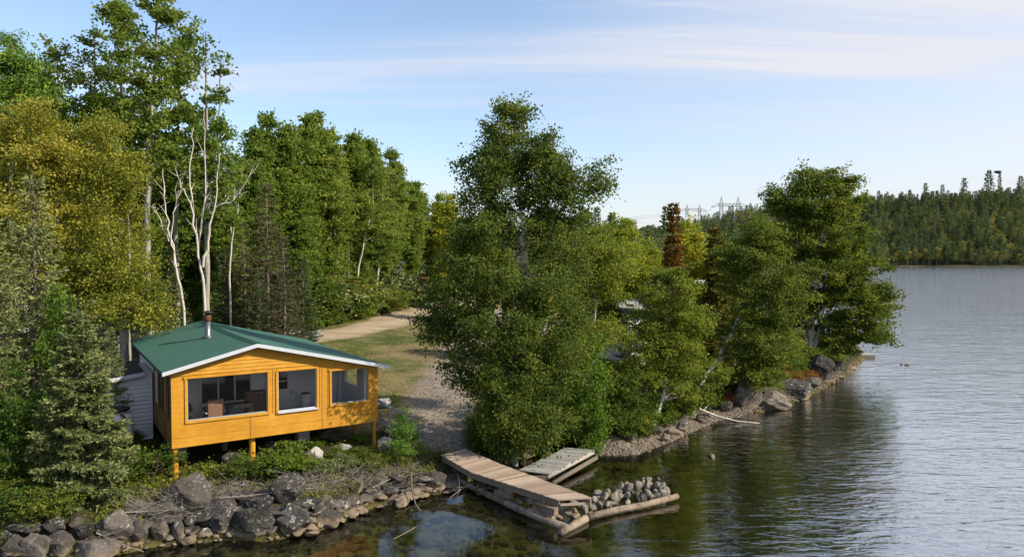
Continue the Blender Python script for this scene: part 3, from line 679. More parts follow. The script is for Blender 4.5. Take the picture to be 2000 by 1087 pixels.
for (u0, z0, u1, z1) in ((-.28, LZ, AU, AZ), (AU, AZ, 7.02, RZ)):
    b.add([(u0,-.33,z0-th-.012),(u1,-.33,z1-th-.012),(u1,-.302,z1-th-.012),(u0,-.302,z0-th-.012),(u0,-.33,z0-.006),(u1,-.33,z1-.006),(u1,-.302,z1-.006),(u0,-.302,z0-.006)],
          [(0,3,2,1),(4,5,6,7),(0,1,5,4),(1,2,6,5),(2,3,7,6),(3,0,4,7)])
b.build('fascia_board', M['fascia'], rf)
MB().box(-.285, -.262, -.30, 6.2, LZ - .085, LZ - .012).build('eave_trim', M['roof_edge'], rf)
# stove pipe
pu, pv = 1.88, 4.6; pz = rz_at(pu, pv); 
sp_ = MB().lathe([(.19, -.01), (.19, .02), (.12, .06), (.105, .08), (.105, .62)], 20, (pu, pv, pz)).build('stove_pipe', M['metal'], cab, True)
MB().lathe([(.125, .62), (.135, .64), (.135, .80), (.12, .83)], 20, (pu, pv, pz)).build('flue_collar', M['rust'], sp_, True)
MB().lathe([(.10, .83), (.10, .90), (.22, .91), (.21, .93), (.05, .99), (.01, 1.0)], 20, (pu, pv, pz)).build('rain_cap', M['black'], sp_, True)
# posts and piers
def post(u, v, r, mat, zt=FZ):
    x = CX + u * math.cos(CA) - v * math.sin(CA); y = CY + u * math.sin(CA) + v * math.cos(CA); g = gz(x, y) - 1.0 - .25
    n = 7; MB().tube([(u + random.uniform(-.01, .01), v, g + (zt - g) * i / (n - 1)) for i in range(n)], [r * (1.08 - .1 * i / (n - 1)) * random.uniform(.97, 1.04) for i in range(n)], 12).build('post', mat, cab, True)
post(.10, .16, .088, M['yellow']); post(2.42, .30, .10, M['log_wood'] if False else M['yellow']); post(1.9, 1.9, .10, M['log_wood'])
for u, v in ((6.58, .10), (6.55, 1.9)):
    x = CX + u*math.cos(CA) - v*math.sin(CA); y = CY + u*math.sin(CA) + v*math.cos(CA); g = gz(x, y) - 1.1; MB().box(u-.05, u+.05, v-.05, v+.05, g, FZ).build('post', M['yellow'], cab, bevel=.008)
for u, v in ((4.35, 1.2), (.45, 1.7), (.4, 3.2), (4.4, 3.4), (2.4, 3.5)):
    x = CX + u*math.cos(CA) - v*math.sin(CA); y = CY + u*math.sin(CA) + v*math.cos(CA); g = gz(x, y) - 1.15; b = MB(); z = g; k = 0
    while z < FZ - .02: e = .005 * (k % 2); b.box(u-.2+e, u+.2-e, v-.2+e, v+.2-e, z, min(z+.195, FZ - .001)); z += .2; k += 1
    b.build('block_pier', M['concrete'], cab, bevel=.012)
MB().box(.12, W - .12, 1.8, 1.95, FZ - .18, FZ - .002).box(.12, W-.12, .6, .7, FZ - .16, FZ - .002).build('floor_beam', M['brownwood'], cab)
# white sided lean-to left of the house
ln = empty('white_lean_to', (CX, CY, 1.0), CA); 
def cpt(u, v, z=0): return Vector((CX + u*math.cos(CA) - v*math.sin(CA), CY + u*math.sin(CA) + v*math.cos(CA), 1.0 + z))
ln.name = 'garden_shed'; tag(ln, 'white vinyl sided shed with dark shingled roof left of the yellow cabin', 'shed')
SV = 4.35
b = MB(); b.add([(-2.9,SV,.35),(-.03,SV,.35),(-.03,SV+2.8,.35),(-2.9,SV+2.8,.35),(-2.9,SV,2.35),(-.03,SV,2.72),(-.03,SV+2.8,2.72),(-2.9,SV+2.8,2.35)],
                [(0,3,2,1),(4,5,6,7),(0,1,5,4),(1,2,6,5),(2,3,7,6),(3,0,4,7)]); b.build('wall', M['siding'], ln)
b = MB()
for z0 in np.arange(.37, 2.35, .14): b.add([(-2.9,SV-.05,z0),(-.03,SV-.05,z0),(-.03,SV-.006,z0+.135),(-2.9,SV-.006,z0+.135),(-2.9,SV-.001,z0),(-.03,SV-.001,z0),(-.03,SV-.001,z0+.135),(-2.9,SV-.001,z0+.135)],
                                            [(0,1,2,3),(0,4,5,1),(3,2,6,7),(0,3,7,4),(1,5,6,2)])
b.build('lap_siding', M['siding'], ln)
b = MB(); slab(b, -3.15, 2.40, -.30, 2.80, SV - .22, SV + 3.1, .05); b.build('roof', M['shingle'], ln)
b = MB(); slab(b, -3.17, 2.385, -.3, 2.785, SV - .26, SV - .222, .13); b.build('fascia_board', M['fascia'], ln)
# stairs with rail at the right wall
st = MB(); rl = MB()
for i in range(4):
    st.box(W + .25 + i * .34, W + .55 + i * .34, .75, 1.75, FZ - .16 - i * .235, FZ - .12 - i * .235)
st.bar((W + .05, .78, FZ - .12), (W + 1.5, .78, FZ - 1.1), .04, .2).bar((W + .05, 1.72, FZ - .12), (W + 1.5, 1.72, FZ - 1.1), .04, .2)
so_ = st.build('stairs', M['log_wood'], cab)
for y in (.72,):
    rl.bar((W + .12, y, FZ + .72), (W + 1.25, y, FZ + .02), .045, .09); rl.bar((W + 1.25, y, FZ + .02), (W + 1.5, y, FZ - .08), .045, .09)
    rl.box(W + .76, W + .84, y - .025, y + .025, -.15, FZ + .30).box(W + 1.44, W + 1.52, y - .025, y + .025, -.1, FZ - .08)
rl.bar((W + .12, 1.78, FZ + .72), (W + 1.3, 1.78, FZ - .02), .045, .09); rl.box(W + 1.24, W + 1.3, 1.76, 1.80, -.1, FZ - .02)
rl.build('railing', M['grey_paint'], so_)
# things in the porch
def porch(name, u, v, rz=0): p = cpt(u, v, FZ + .141); return empty(name, tuple(p), CA + rz)
c_ = porch('barbecue', .55, 1.75); tag(c_, 'barbecue under a dark green cover at the left end of the porch', 'barbecue')
MB().add([(-.32,-.26,.45),(.32,-.26,.45),(.32,.26,.45),(-.32,.26,.45),(-.3,-.24,.85),(.26,-.24,.85),(.26,.24,.85),(-.3,.24,.85),(-.26,-.1,1.1),(.06,-.1,1.04),(.06,.1,1.04),(-.26,.1,1.1)],
         [(0,3,2,1),(0,1,5,4),(1,2,6,5),(2,3,7,6),(3,0,4,7),(4,5,9,8),(5,6,10,9),(6,7,11,10),(7,4,8,11),(8,9,10,11)]).build('cover', M['green_cover'], c_, bevel=.05)
for x, y in ((-.26,-.2),(.26,-.2),(-.26,.2),(.26,.2)): MB().box(x-.015, x+.015, y-.015, y+.015, 0, .46).build('leg', M['black'], c_)
c_ = porch('armchair', 1.45, 1.5, .2); tag(c_, 'brown upholstered chair seen from behind through the large porch window', 'chair')
MB().box(-.27, .27, -.29, -.20, .35, 1.0).build('backrest', M['tan_vinyl'], c_, bevel=.03); MB().box(-.25, .25, -.20, .25, .34, .46).build('seat', M['tan_vinyl'], c_, bevel=.03)
for x, y in ((-.24,-.24),(.24,-.24),(-.24,.22),(.24,.22)): MB().box(x-.02, x+.02, y-.02, y+.02, 0, .34).build('leg', M['brownwood'], c_)
for x in (-.29, .29): MB().box(x-.03, x+.03, -.25, .22, .56, .6).build('armrest', M['siding_in'], c_)
c_ = porch('side_table', 2.3, 1.6); tag(c_, 'low dark table beside the brown chair on the porch', 'table')
MB().box(-.42, .42, -.25, .25, .68, .72).box(-.40, .40, -.23, -.2, .6, .68).build('tabletop', M['black'], c_, bevel=.006)
for x, y in ((-.38,-.21),(.38,-.21),(-.38,.21),(.38,.21)): MB().box(x-.02, x+.02, y-.02, y+.02, 0, .68).build('leg', M['black'], c_)
c_ = porch('wooden_cabinet', 2.95, 2.0); tag(c_, 'dark brown slatted wooden cabinet at the right of the large porch window', 'cabinet')
MB().box(-.33, .33, -.2, .2, .05, .98).build('body', M['brownwood'], c_)
b = MB()
for x in np.arange(-.3, .3, .1): b.box(x, x + .085, -.215, -.201, .1, .94)
b.build('door', M['brownwood'], c_); MB().box(-.36, .36, -.23, .22, .98, 1.01).build('cabinet_top', M['tan_vinyl'], c_)
c_ = porch('pail', 4.95, 2.75); tag(c_, 'white pail standing on the porch floor by the siding', 'pail')
MB().lathe([(.13, 0), (.16, .3), (.16, .60), (.145, .60), (.14, .55), (.0, .54)], 20).build('bucket', M['siding'], c_, True); MB().lathe([(.163, .59), (.163, .615), (.15, .615)], 20).build('rim', M['black'], c_)
for k, (u, v, lb) in enumerate(((5.75, 3.0, 'thin dark pole leaning in the porch corner, the more tilted one'), (6.1, 2.6, 'thin dark pole standing nearly upright in the porch corner'))):
    p = cpt(u, v, FZ + .14); q = cpt(u + (.22, .05)[k], v, FZ + 1.55); tag(MB().tube([p, q], .014, 6).build('broom_handle', M['black']), lb, 'pole')
# white drum beside the shed
dp = cpt(-1.25, 3.0, 0); dz = gz(dp.x, dp.y); c_ = empty('storage_drum', (dp.x, dp.y, dz - .05), 0); c_.scale = (1, 1, 1.0); tag(c_, 'tall white drum with a dark lid beside the white shed', 'drum')
MB().lathe([(.38, .18), (.46, .22), (.48, .30), (.48, 1.35), (.44, 1.45), (.30, 1.55), (.28, 1.60)], 28).build('body', M['siding'], c_, True)
MB().lathe([(.46, 0), (.50, .05), (.50, .17), (.38, .179)], 28).build('base_ring', M['rust'], c_, True)
MB().lathe([(.36, 1.60), (.40, 1.62), (.40, 1.68), (.34, 1.70)], 28).build('lid', M['black'], c_, True)
MB().tube([(.30, -.30, 1.55), (.46, -.36, 1.48), (.50, -.30, 1.30)], .035, 8).tube([(.42, -.38, 1.34), (.54, -.40, 1.34)], .05, 8).build('valve', M['rust'], c_, True)

# ================================================================== DOCKS
def deck(b, rows, pw, gap, th, r=.012):
    """rows: list of ((lx,ly,lz),(rx,ry,rz)) stations; planks laid across"""
    tot = 0; L_ = []
    for (a, c), (a2, c2) in zip(rows[:-1], rows[1:]):
        a, c, a2, c2 = map(Vector, (a, c, a2, c2)); n = max(1, int(round(((a2+c2)/2 - (a+c)/2).length / (pw + gap))))
        for i in range(n):
            s0, s1 = i / n, (i + 1 - gap / (pw + gap)) / n
            p = [a.lerp(a2, s0), c.lerp(c2, s0), c.lerp(c2, s1), a.lerp(a2, s1)]; j = random.uniform(-r, r); k = random.uniform(-.012, .004); d = (c - a).normalized()
            p = [p[0] + d * (j - .02), p[1] + d * (j + .02), p[2] + d * (j + .02), p[3] + d * (j - .02)]
            b.add([x + Vector((0, 0, k / 3 - th)) for x in p] + [x + Vector((0, 0, k / 3)) for x in p], [(0,1,2,3)[::-1], (4,5,6,7), (0,1,5,4), (1,2,6,5), (2,3,7,6), (3,0,4,7)])
dk = empty('long_dock', (-.4, 23.2, 0)); tag(dk, 'long dock of pale new boards stepping down from the bank on log cribwork', 'dock')
def V3(p, z): q = atz(p[0], p[1], z); return (q.x, q.y, z)
st_ = [(V3((862,887), .97), V3((908,876), .97)), (V3((921,921), .76), V3((976,905), .76)), (V3((1090.5,974.5), .70), V3((1156,971.6), .70))]
o0 = Vector((-.4, 23.2, 0)); st_ = [(tuple(Vector(a) - o0), tuple(Vector(c) - o0)) for a, c in st_]
b = MB(); deck(b, st_, .128, .018, .036); b.build('deck_boards', M['deck_wood'], dk)
for side_ in (0, 1):
    for i in range(2):
        a, c = Vector(st_[i][side_]), Vector(st_[i+1][side_]); ofs = (Vector(st_[i][1 - side_]) - a).normalized() * .05
        MB().bar(a + ofs + Vector((0, 0, -.135)), c + ofs * (1 if i == 0 else 1) + Vector((0, 0, -.135)), .045, .19).build('side_beam', M['deck_side'], dk)
a, c = Vector(st_[2][0]), Vector(st_[2][1]); a1 = a.lerp(Vector(st_[1][0]), .03); 
MB().bar(a + Vector((.06, .03, -.17)), c + Vector((-.05, .03, -.17)), .045, .06).build('end_board', M['deck_wood'], dk)
logA = [V3((862,932), .25), V3((898,938), .16), V3((960,968), .12), V3((1020,996), .10), V3((1106,1031), .08)]
MB().tube([Vector(p) - o0 for p in logA], [.09,.10,.11,.115,.125], 12, wob=.03).build('base_log', M['log_grey'], dk, True)
lb_ = [V3((1000,985), .30), V3((1100,1024), .26)]
e1, e2 = V3((1094,1040), .05), V3((1156,1005), .09)
MB().tube([Vector(e1) - o0, Vector(e2) - o0], [.11, .12], 12, wob=.03).build('end_log', M['log_wood'], dk, True)
for i, (p, z, l, ang, zz2) in enumerate((((1082,1012), .16, .95, 0, .2), ((1086,998), .37, .80, 0, .2), ((1000,968), .30, .7, 0, .16), ((1004,960), .46, .35, 0, .13), ((985,975), .14, .6, 1, .15))):
    q = Vector(V3(p, z)) - o0; dr = (Vector(st_[2][0]) - Vector(st_[1][0])).normalized(); dr.z = 0
    MB().bar(q - dr * l, q, .20, zz2).build('crib_timber', M['log_wood'] if i < 2 else M['deck_side'], dk, bevel=.01)
q = Vector(V3((1105,1000), .3)) - o0; MB().bar(q + Vector((-.1, .1, -.35)), q + Vector((-.1, .1, .28)), .14, .14).build('crib_timber', M['log_wood'], dk)
for s_ in (.35, .68): # cross pieces under deck
    q = Vector(st_[1][0]).lerp(Vector(st_[2][0]), s_); q2 = Vector(st_[1][1]).lerp(Vector(st_[2][1]), s_); MB().bar(q + Vector((0, 0, -.33)), q2 + Vector((0, 0, -.33)), .15, .17).build('cross_beam', M['deck_side'], dk)
MB().tube([Vector(V3((930,925), .2)) - o0 + Vector((.7,.6,0)), Vector(V3((1110,985), .12)) - o0 + Vector((.3,.4,0))], .13, 10, wob=.04).build('base_log', M['log_grey'], dk, True)
# short grey dock
o1 = Vector((1.7, 25.6, 0)); gd = empty('short_dock', o1); tag(gd, 'short weathered grey dock on birch logs beside the long dock', 'dock')
sr = [(V3((1014,917), .40), V3((1072.5,925), .40)), (V3((1107,873), .50), V3((1161,877), .50))]; sr = [(tuple(Vector(a) - o1), tuple(Vector(c) - o1)) for a, c in sr]
b = MB(); deck(b, sr, .125, .016, .035, .03); b.build('deck_boards', M['grey_wood'], gd)
a, c = Vector(sr[0][1]), Vector(sr[1][1]); a2, c2 = Vector(sr[0][0]), Vector(sr[1][0])
MB().tube([a + Vector((-.06,.03,-.12)), c + Vector((-.06,0,-.12))], .075, 10, wob=.05).build('birch_log', M['white_bark'], gd, True)
MB().tube([a + Vector((.12,-.06,-.30)), c + Vector((.05,-.1,-.30))], .085, 10, wob=.05).build('birch_log', M['white_bark'], gd, True)
MB().tube([a2 + Vector((.1,.05,-.12)), c2 + Vector((.1,0,-.12))], .07, 8, wob=.05).build('birch_log', M['white_bark'], gd, True)
MB().bar(a + Vector((-.9,.0,-.13)), a + Vector((.0,.05,-.13)), .06, .12).build('end_board', M['deck_side'], gd)
# jetty log
pts = [V3((1150,1009), .12), V3((1200,996), .12), V3((1260,985), .12), V3((1323,968), .16)]
tag(MB().tube(pts, [.115,.105,.10,.09], 12, wob=.04).build('jetty_log', M['log_wood'], None, True), 'pale peeled log floating along the outer edge of the stone pile', 'log')

# ================================================================== ROCKS
def rock_mesh(seed, cuts=9, sub=3, rough=.10, flat=.75):
    rng = np.random.default_rng(seed); bm_ = bpy.data.meshes.new('rock')
    import bmesh
    bb = bmesh.new(); bmesh.ops.create_icosphere(bb, subdivisions=sub, radius=1.0)
    N_ = unit(rng.normal(size=(cuts, 3))); D_ = rng.uniform(.52, .84, cuts)
    for v in bb.verts:
        p = np.array(v.co)
        for n_2, d_2 in zip(N_, D_):
            e = p @ n_2 - d_2
            if e > 0: p = p - n_2 * e * .92
        q = Vector(p * 2.1 + seed * 3.7); p = p * (1 + rough * mnoise.fractal(q, .8, 2.2, 6) + .05 * mnoise.fractal(q * 3.1, .7, 2.2, 4))
        v.co = p * (1, 1, flat)
    bb.to_mesh(bm_); bb.free()
    if sub >= 3: bm_.polygons.foreach_set('use_smooth', np.ones(len(bm_.polygons), bool)); bm_.set_sharp_from_angle(angle=R(33))
    return bm_
RP = {}
def rock_proto(i, mat, sub=3):
    k = (i, mat, sub)
    if k not in RP:
        sub = max(sub, 3); me = rock_mesh(100 + i, cuts=20 if mat == 'rock_dry' else 11 + i % 5, sub=sub, rough=.05 if mat == 'rock_dry' else .08 + .02 * (i % 4)); me.materials.append(M[mat]); RP[k] = me
    return RP[k]
def rock(loc, size, label, mat='rock', i=None, group=None, name='boulder', cat='boulder', rot=None, sub=3):
    me = rock_proto(random.randrange(8) if i is None else i, mat, sub)
    o = bpy.data.objects.new(name, me); COL.objects.link(o); o.location = loc; o.scale = size
    o.rotation_euler = rot or (random.uniform(-.25, .25), random.uniform(-.25, .25), random.uniform(0, 6.28)); return tag(o, label, cat, group)
def boulder(px, pyb, wpx, hpx, label, mat='rock', i=None, yaw=None, z=None, deep=.8, sub=4):
    p = hit(px, pyb) if z is None else atz(px, pyb, z); d = p.y; wm_, hm = wpx * d / F / 2, hpx * d / F
    return rock((p.x, p.y + wm_ * deep * .6, p.z + hm * .40), (wm_ * 1.1, wm_ * deep * 1.1, hm * .78), label, mat, i, rot=(random.uniform(-.1, .1), random.uniform(-.1, .1), random.uniform(-.4, .4) if yaw is None else yaw), sub=sub)
BL = [
 (358,1002,138,70,'wide smooth grey boulder just below the left cabin post','rock',1),
 (490,1056,88,66,'black boulder with white veins standing in the shallows','rock_dark',4),
 (566,1050,92,58,'dark squat boulder right of the white-veined one at the waterline','rock_dark',2),
 (428,1044,84,60,'dark rounded boulder left of the white-veined one','rock_dark',6),
 (553,992,72,70,'pointed lichen-spotted boulder above the squat shore boulders','rock_dark',5),
 (500,1008,70,36,'low dark boulder behind the white-veined one','rock_dark',3),
 (640,1034,56,36,'tan flat-topped rock at the end of the dark boulders','rock',7),
 (226,1062,60,54,'brown pointed boulder below the spruce','rock',0),
 (268,1072,44,46,'tilted slab-like rock right of the brown pointed boulder','rock',2),
 (308,1068,34,44,'narrow upright stone in the shoreline row','rock',5),
 (345,1062,38,44,'dark upright stone leaning towards the lake','rock',1),
 (368,1066,30,22,'small pale stone at the end of the shoreline row','rock',3),
 (185,1100,92,52,'broad brown rock at the lower edge of the bank','rock',4),
 (112,1096,56,52,'rounded rock left of the broad brown one','rock',6),
 (64,1100,62,56,'dark rounded rock in the lower left','rock',7),
 (18,1098,58,44,'rock in the lower left corner','rock',1),
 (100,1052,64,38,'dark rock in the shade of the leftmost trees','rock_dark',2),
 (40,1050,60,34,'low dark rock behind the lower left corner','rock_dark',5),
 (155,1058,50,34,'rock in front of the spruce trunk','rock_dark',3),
 (848,958,52,36,'grey block-shaped boulder at the shore end of the long dock','rock',4),
 (610,905,48,30,'pale whitish boulder on the slope in front of the cabin','rock_pale',1),
 (755,882,40,26,'pale boulder beside the right cabin post','rock_pale',6),
 (668,884,34,16,'flat pale rock under the right part of the cabin','rock_pale',2),
 (742,800,44,22,'grey rock behind the porch stairs','rock_pale',5),
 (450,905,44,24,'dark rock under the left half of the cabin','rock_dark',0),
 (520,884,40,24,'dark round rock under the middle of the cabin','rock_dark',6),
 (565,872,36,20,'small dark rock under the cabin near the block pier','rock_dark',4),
 (645,862,42,20,'grey rock under the cabin right of the block pier','rock',7),
 (470,952,34,16,'small grey rock beside the wide smooth boulder','rock',3),
 (605,668,50,26,'grey rock behind the green roof','rock_pale',3),
 (575,664,40,22,'smaller grey rock behind the green roof','rock_pale',0),
 (1000,908,46,28,'angular rock between the two docks','rock_dark',2),
 (972,898,30,22,'rock at the right edge of the long dock','rock_dark',5),
 (1030,896,34,20,'dark rock at the foot of the birch by the short dock','rock_dark',3),
 (1232,864,34,28,'round dark boulder at the left end of the beach','rock_dark',6),
 (1260,856,28,28,'dark boulder behind the pebble beach','rock_dark',1),
 (1282,852,26,22,'brown boulder behind the pebble beach','rock',5),
 (1300,866,20,18,'small upright stone on the pebble beach','rock',2),
 (1316,852,28,18,'tan rounded boulder on the upper beach','rock',0),
 (1335,846,26,24,'slanted dark slab behind the beach','rock_dark',7),
 (1378,826,34,22,'dark boulder beside the fallen birch log','rock_dark',4),
 (1418,806,26,26,'brown slanted rock below the rust coloured fern','rock',5),
 (1462,800,62,58,'tall lichened boulder under the leaning birch','rock',0),
 (1512,802,84,38,'broad slanted boulder reaching into the lake','rock',1),
 (1562,782,76,42,'large dark rounded boulder with a pale tip','rock_dark',6),
 (1606,740,52,46,'rugged dark boulder under the tall birch roots','rock_dark',2),
 (1588,758,42,24,'grey wedge boulder in front of the birch roots','rock',4),
 (1622,752,28,18,'small tan boulder at the point','rock',7),
 (1640,728,34,26,'dark boulder at the foot of the tall birch by the water','rock_dark',3),
]
for x_, y_, w_, h_, lb, mt, i in BL:
    boulder(x_, y_, w_, h_, lb, mt, i, deep=.65)
for px_, py_, w_, h_, lb in ((1664,721,22,10,'low rock in the lake just off the point'), (1640,737,26,7,'flat rock awash beside the point'), (1390,891,24,9,'lone pale rock breaking the surface off the beach'),
                             (1761,712,8,4,'smaller of the two dark rocks far out in the lake'), (1773,713,14,8,'larger of the two dark rocks far out in the lake'), (1684,703,10,5,'tiny dark rock beside the small float'), (1100,895,26,9,'rock in the water left of the beach')):
    p = atz(px_, py_); s_ = w_ * p.y / F / 2; rock((p.x, p.y, .0), (s_, s_ * .8, h_ * p.y / F * .9), lb, 'rock_dark', name='boulder')
# stone bank between the boulders and the long dock
rr_ = random.Random(5)
for k, (x_, y_, w_, h_) in enumerate([(290,1040,44,32),(330,1030,50,34),(380,1028,46,32),(408,1014,56,36),(455,1012,52,34),(520,1032,44,34),(545,1012,60,38),(590,1000,50,36),(600,1028,40,28),(440,990,60,38),(478,978,52,34),(300,1012,46,30),(255,1030,44,30),(205,1030,48,30),(610,985,44,30),(150,1030,44,28),(520,985,46,34),(398,1050,34,26),(455,1052,30,22),(528,1050,30,22),(610,1046,34,22),(620,1010,36,26),(575,975,44,30),(330,985,60,38),(270,1000,44,28)]):
    p = hit(x_, y_); d = p.y; sz = w_ * d / F / 2
    rock((p.x, p.y, p.z + h_ * d / F * .2), (sz * 1.1, sz * .9, h_ * d / F * .44), 'weathered dark rock wedged between the big boulders below the cabin', 'rock_dark' if k % 3 else 'rock', k % 8, 'rocks wedged between the big boulders', 'rock', 'rock', sub=3)
n_bank = 0
for k in range(140):
    px_ = rr_.uniform(560, 900); yb = np.interp(px_, [560, 655, 720, 800, 868, 905], [1050, 1030, 1000, 982, 966, 946]) - rr_.uniform(0, 1) ** 1.1 * np.interp(px_, [560, 700, 900], [50, 58, 30])
    p = hit(px_, yb); s_ = rr_.choice([.07, .10, .13, .17, .22, .32]); sdv = float(sdf(p.x, p.y))
    if sdv < -.4: continue
    rock((p.x, p.y, p.z + s_ * .25), (s_ * rr_.uniform(.9, 1.5), s_, s_ * rr_.uniform(.5, .85)), *random.choice((('grey-brown stone in the bank between the dark boulders and the long dock', 'rock'), ('blackish lichened stone in the bank between the dark boulders and the long dock', 'rock_dark'))), group='stones of the bank left of the long dock', name='stone', cat='stone', sub=2); n_bank += 1
for k in range(22):
    px_ = rr_.uniform(0, 420); yb = np.interp(px_, [0, 150, 235, 420], [1085, 1085, 1070, 1050]) - rr_.uniform(0, 55)
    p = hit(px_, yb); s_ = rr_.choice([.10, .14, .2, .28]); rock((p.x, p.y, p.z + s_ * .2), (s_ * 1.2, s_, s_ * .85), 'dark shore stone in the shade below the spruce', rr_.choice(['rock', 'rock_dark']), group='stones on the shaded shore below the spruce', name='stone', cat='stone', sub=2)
# dry stones heaped behind the jetty log
a, c = Vector(V3((1140,1000), 0)), Vector(V3((1312,966), 0)); dr = (c - a).normalized(); nr_ = Vector((-dr.y, dr.x, 0))
for k in range(104):
    s_ = rr_.uniform(.0, .99); o_ = rr_.uniform(.02, .75); crest = math.sin(math.pi * min(max((o_ - .02) / 1.0, 0), 1)) ** .8
    z = rr_.uniform(.25, 1) * crest * (.24 + .22 * s_); q = a.lerp(c, s_) + nr_ * o_; sz = rr_.choice([.08, .10, .12, .15, .18, .21])
    rock((q.x, q.y, z), (sz * rr_.uniform(.9, 1.3), sz, sz * rr_.uniform(.8, 1.15)), 'angular dry stone in the heap behind the jetty log', 'rock_dry', group='stones heaped along the jetty log', name='stone', cat='stone', sub=2, rot=(rr_.uniform(0, 3), rr_.uniform(0, 3), rr_.uniform(0, 6)))
for k in range(34):
    s_ = rr_.uniform(.0, 1.0); q = Vector(st_[1][0]).lerp(Vector(st_[2][0]), s_) + o0; q2 = Vector(st_[1][1]).lerp(Vector(st_[2][1]), s_) + o0; q = q.lerp(q2, rr_.uniform(.12, .8)); sz = rr_.uniform(.10, .18)
    rock((q.x, q.y, rr_.uniform(.0, .3)), (sz * 1.2, sz, sz * .9), 'stone packed into the cribwork under the long dock', 'rock', group='stones packed under the long dock', name='stone', cat='stone', sub=2)
# pebble beach and lake-bed stones (uncountable)
def scatter(name, pts, sizes, mat, kind='stuff', lab=None, cat=None):
    vs, fs, at_ = [], [], []; protos = []
    for i in range(6):
        me = rock_mesh(900 + i, 7, 1, .1, .7); v = np.empty(len(me.vertices) * 3, np.float32); me.vertices.foreach_get('co', v); f = np.empty(len(me.polygons) * 3, np.int32); me.polygons.foreach_get('vertices', f)
        protos.append((v.reshape(-1, 3), f.reshape(-1, 3))); bpy.data.meshes.remove(me)
    off_ = 0
    for p, s_ in zip(pts, sizes):
        v, f = protos[random.randrange(6)]; a = random.uniform(0, 6.28); c, s2 = math.cos(a), math.sin(a)
        vv = v * s_ * np.array((random.uniform(.8, 1.3), 1, random.uniform(.6, 1))); vv = vv @ np.array([[c, s2, 0], [-s2, c, 0], [0, 0, 1]]) + p
        vs.append(vv); fs.append(f + off_); off_ += len(v)
    me = npmesh(name, np.concatenate(vs), np.concatenate(fs)); return tag(link(name, me, mat), lab, cat, kind=kind)
rs = np.random.default_rng(3)
X = rs.uniform(2.4, 15, 90000); Y = rs.uniform(24, 40, 90000); S = sdf(X, Y); bm2 = (S > -.35) & (S < 1.7) & (rs.random(90000) < np.where(X < 11.5, 1, .25)); X, Y = X[bm2][:16000], Y[bm2][:16000]; Z = height(X, Y)
scatter('beach_pebbles', np.stack([X, Y, Z], 1), rs.choice([.035, .05, .07, .10], len(X), p=[.4, .35, .2, .05]), M['pebble'], lab='brown pebbles covering the little beach', cat='pebbles')
X = rs.uniform(-16, 24, 60000); Y = rs.uniform(15.5, 46, 60000); S = sdf(X, Y); k_ = (S < -.05) & (S > -9) & (rs.random(60000) < np.exp(S / 3.5)); X, Y = X[k_][:3200], Y[k_][:3200]; Z = height(X, Y)
scatter('lake_bed_stones', np.stack([X, Y, Z], 1), rs.choice([.06, .10, .16, .26], len(X), p=[.4, .35, .2, .05]), M['bedstone'], lab='brown stones on the shallow lake bed', cat='stones')

X = rs.uniform(-16, 30, 160000); Y = rs.uniform(15, 56, 160000); S = sdf(X, Y); k_ = (S > -.3) & (S < .9) & ((X < 1) | (X > 11)) & (rs.random(160000) < .8); X, Y = X[k_][:9000], Y[k_][:9000]; Z = height(X, Y)
scatter('shore_rubble', np.stack([X, Y, Z + .01], 1), rs.choice([.04, .06, .09, .13], len(X), p=[.35, .35, .2, .1]), M['rock'], lab='dark rubble between the boulders along the waterline', cat='rubble')

# ================================================================== DEAD WOOD
def stick(pts, r0, r1, k=5):
    n = len(pts); return [(np.array(a), np.array(b), r0 + (r1 - r0) * i / (n-1), r0 + (r1 - r0) * (i+1) / (n-1)) for i, (a, b) in enumerate(zip(pts[:-1], pts[1:]))]
def dead_branch(pxs, r0, r1, label, mat='dead_wood', twigs=8, zoff=.1, name='dead_branch', cat='branch', zs=None):
    P = []
    for i, (x_, y_) in enumerate(pxs):
        if zs: P.append(np.array(atz(x_, y_, zs[i])))
        else: q = hit(x_, y_ + 4); P.append(np.array((q.x, q.y, q.z + zoff)))
    s_ = stick(P, r0, r1)
    for k in range(twigs):
        i = random.randrange(len(P) - 1); a = P[i] + (P[i+1] - P[i]) * random.random(); d = unit(P[i+1] - P[i] + np.random.default_rng(k + int(pxs[0][0])).normal(size=3) * .8 * np.linalg.norm(P[i+1] - P[i])); l = random.uniform(.2, .6)
        b_ = a + d * l; b_[2] = max(b_[2], a[2] - .05); s_.append((a, b_, r1 * .9 + .004, .003)); e = b_ + unit(d + np.array((random.uniform(-.7,.7), random.uniform(-.7,.7), random.uniform(-.3,.6)))) * l * .6; s_.append((b_, e, .004, .002))
    base = np.array(P[0]); o = link(name, tubes(name, [(a - base, b - base, c, d) for a, b, c, d in s_], 6), M[mat]); o.location = base; return tag(o, label, cat)
dead_branch([(430,997),(480,988),(540,982),(620,974)], .03, .012, 'long pale driftwood branch lying across the dark boulders', zoff=.35)
dead_branch([(235,1022),(300,1018),(370,1010),(400,1000)], .022, .010, 'thin pale branch across the stones below the spruce', zoff=.3)
dead_branch([(355,1012),(375,998),(405,975),(400,972)], .085, .05, 'thick broken trunk piece among the brushwood', zoff=.25, twigs=4)
dead_branch([(188,1040),(215,1052),(250,1066),(285,1078)], .018, .010, 'thin branch sloping down into the lake at the lower left', zs=[.7, .5, .3, -.05], twigs=2)
dead_branch([(803,925),(805,960),(812,985),(826,1003),(822,1022),(795,1038),(768,1052)], .03, .012, 'dark curved branch hanging from the bank into the lake', mat='dark_bark', zs=[.7, .35, .1, -.05, -.03, .03, .1], twigs=2)
dead_branch([(926,942),(900,955),(878,972)], .016, .008, 'pale twig poking out of the water under the long dock', zs=[.35, .25, .1], twigs=7)
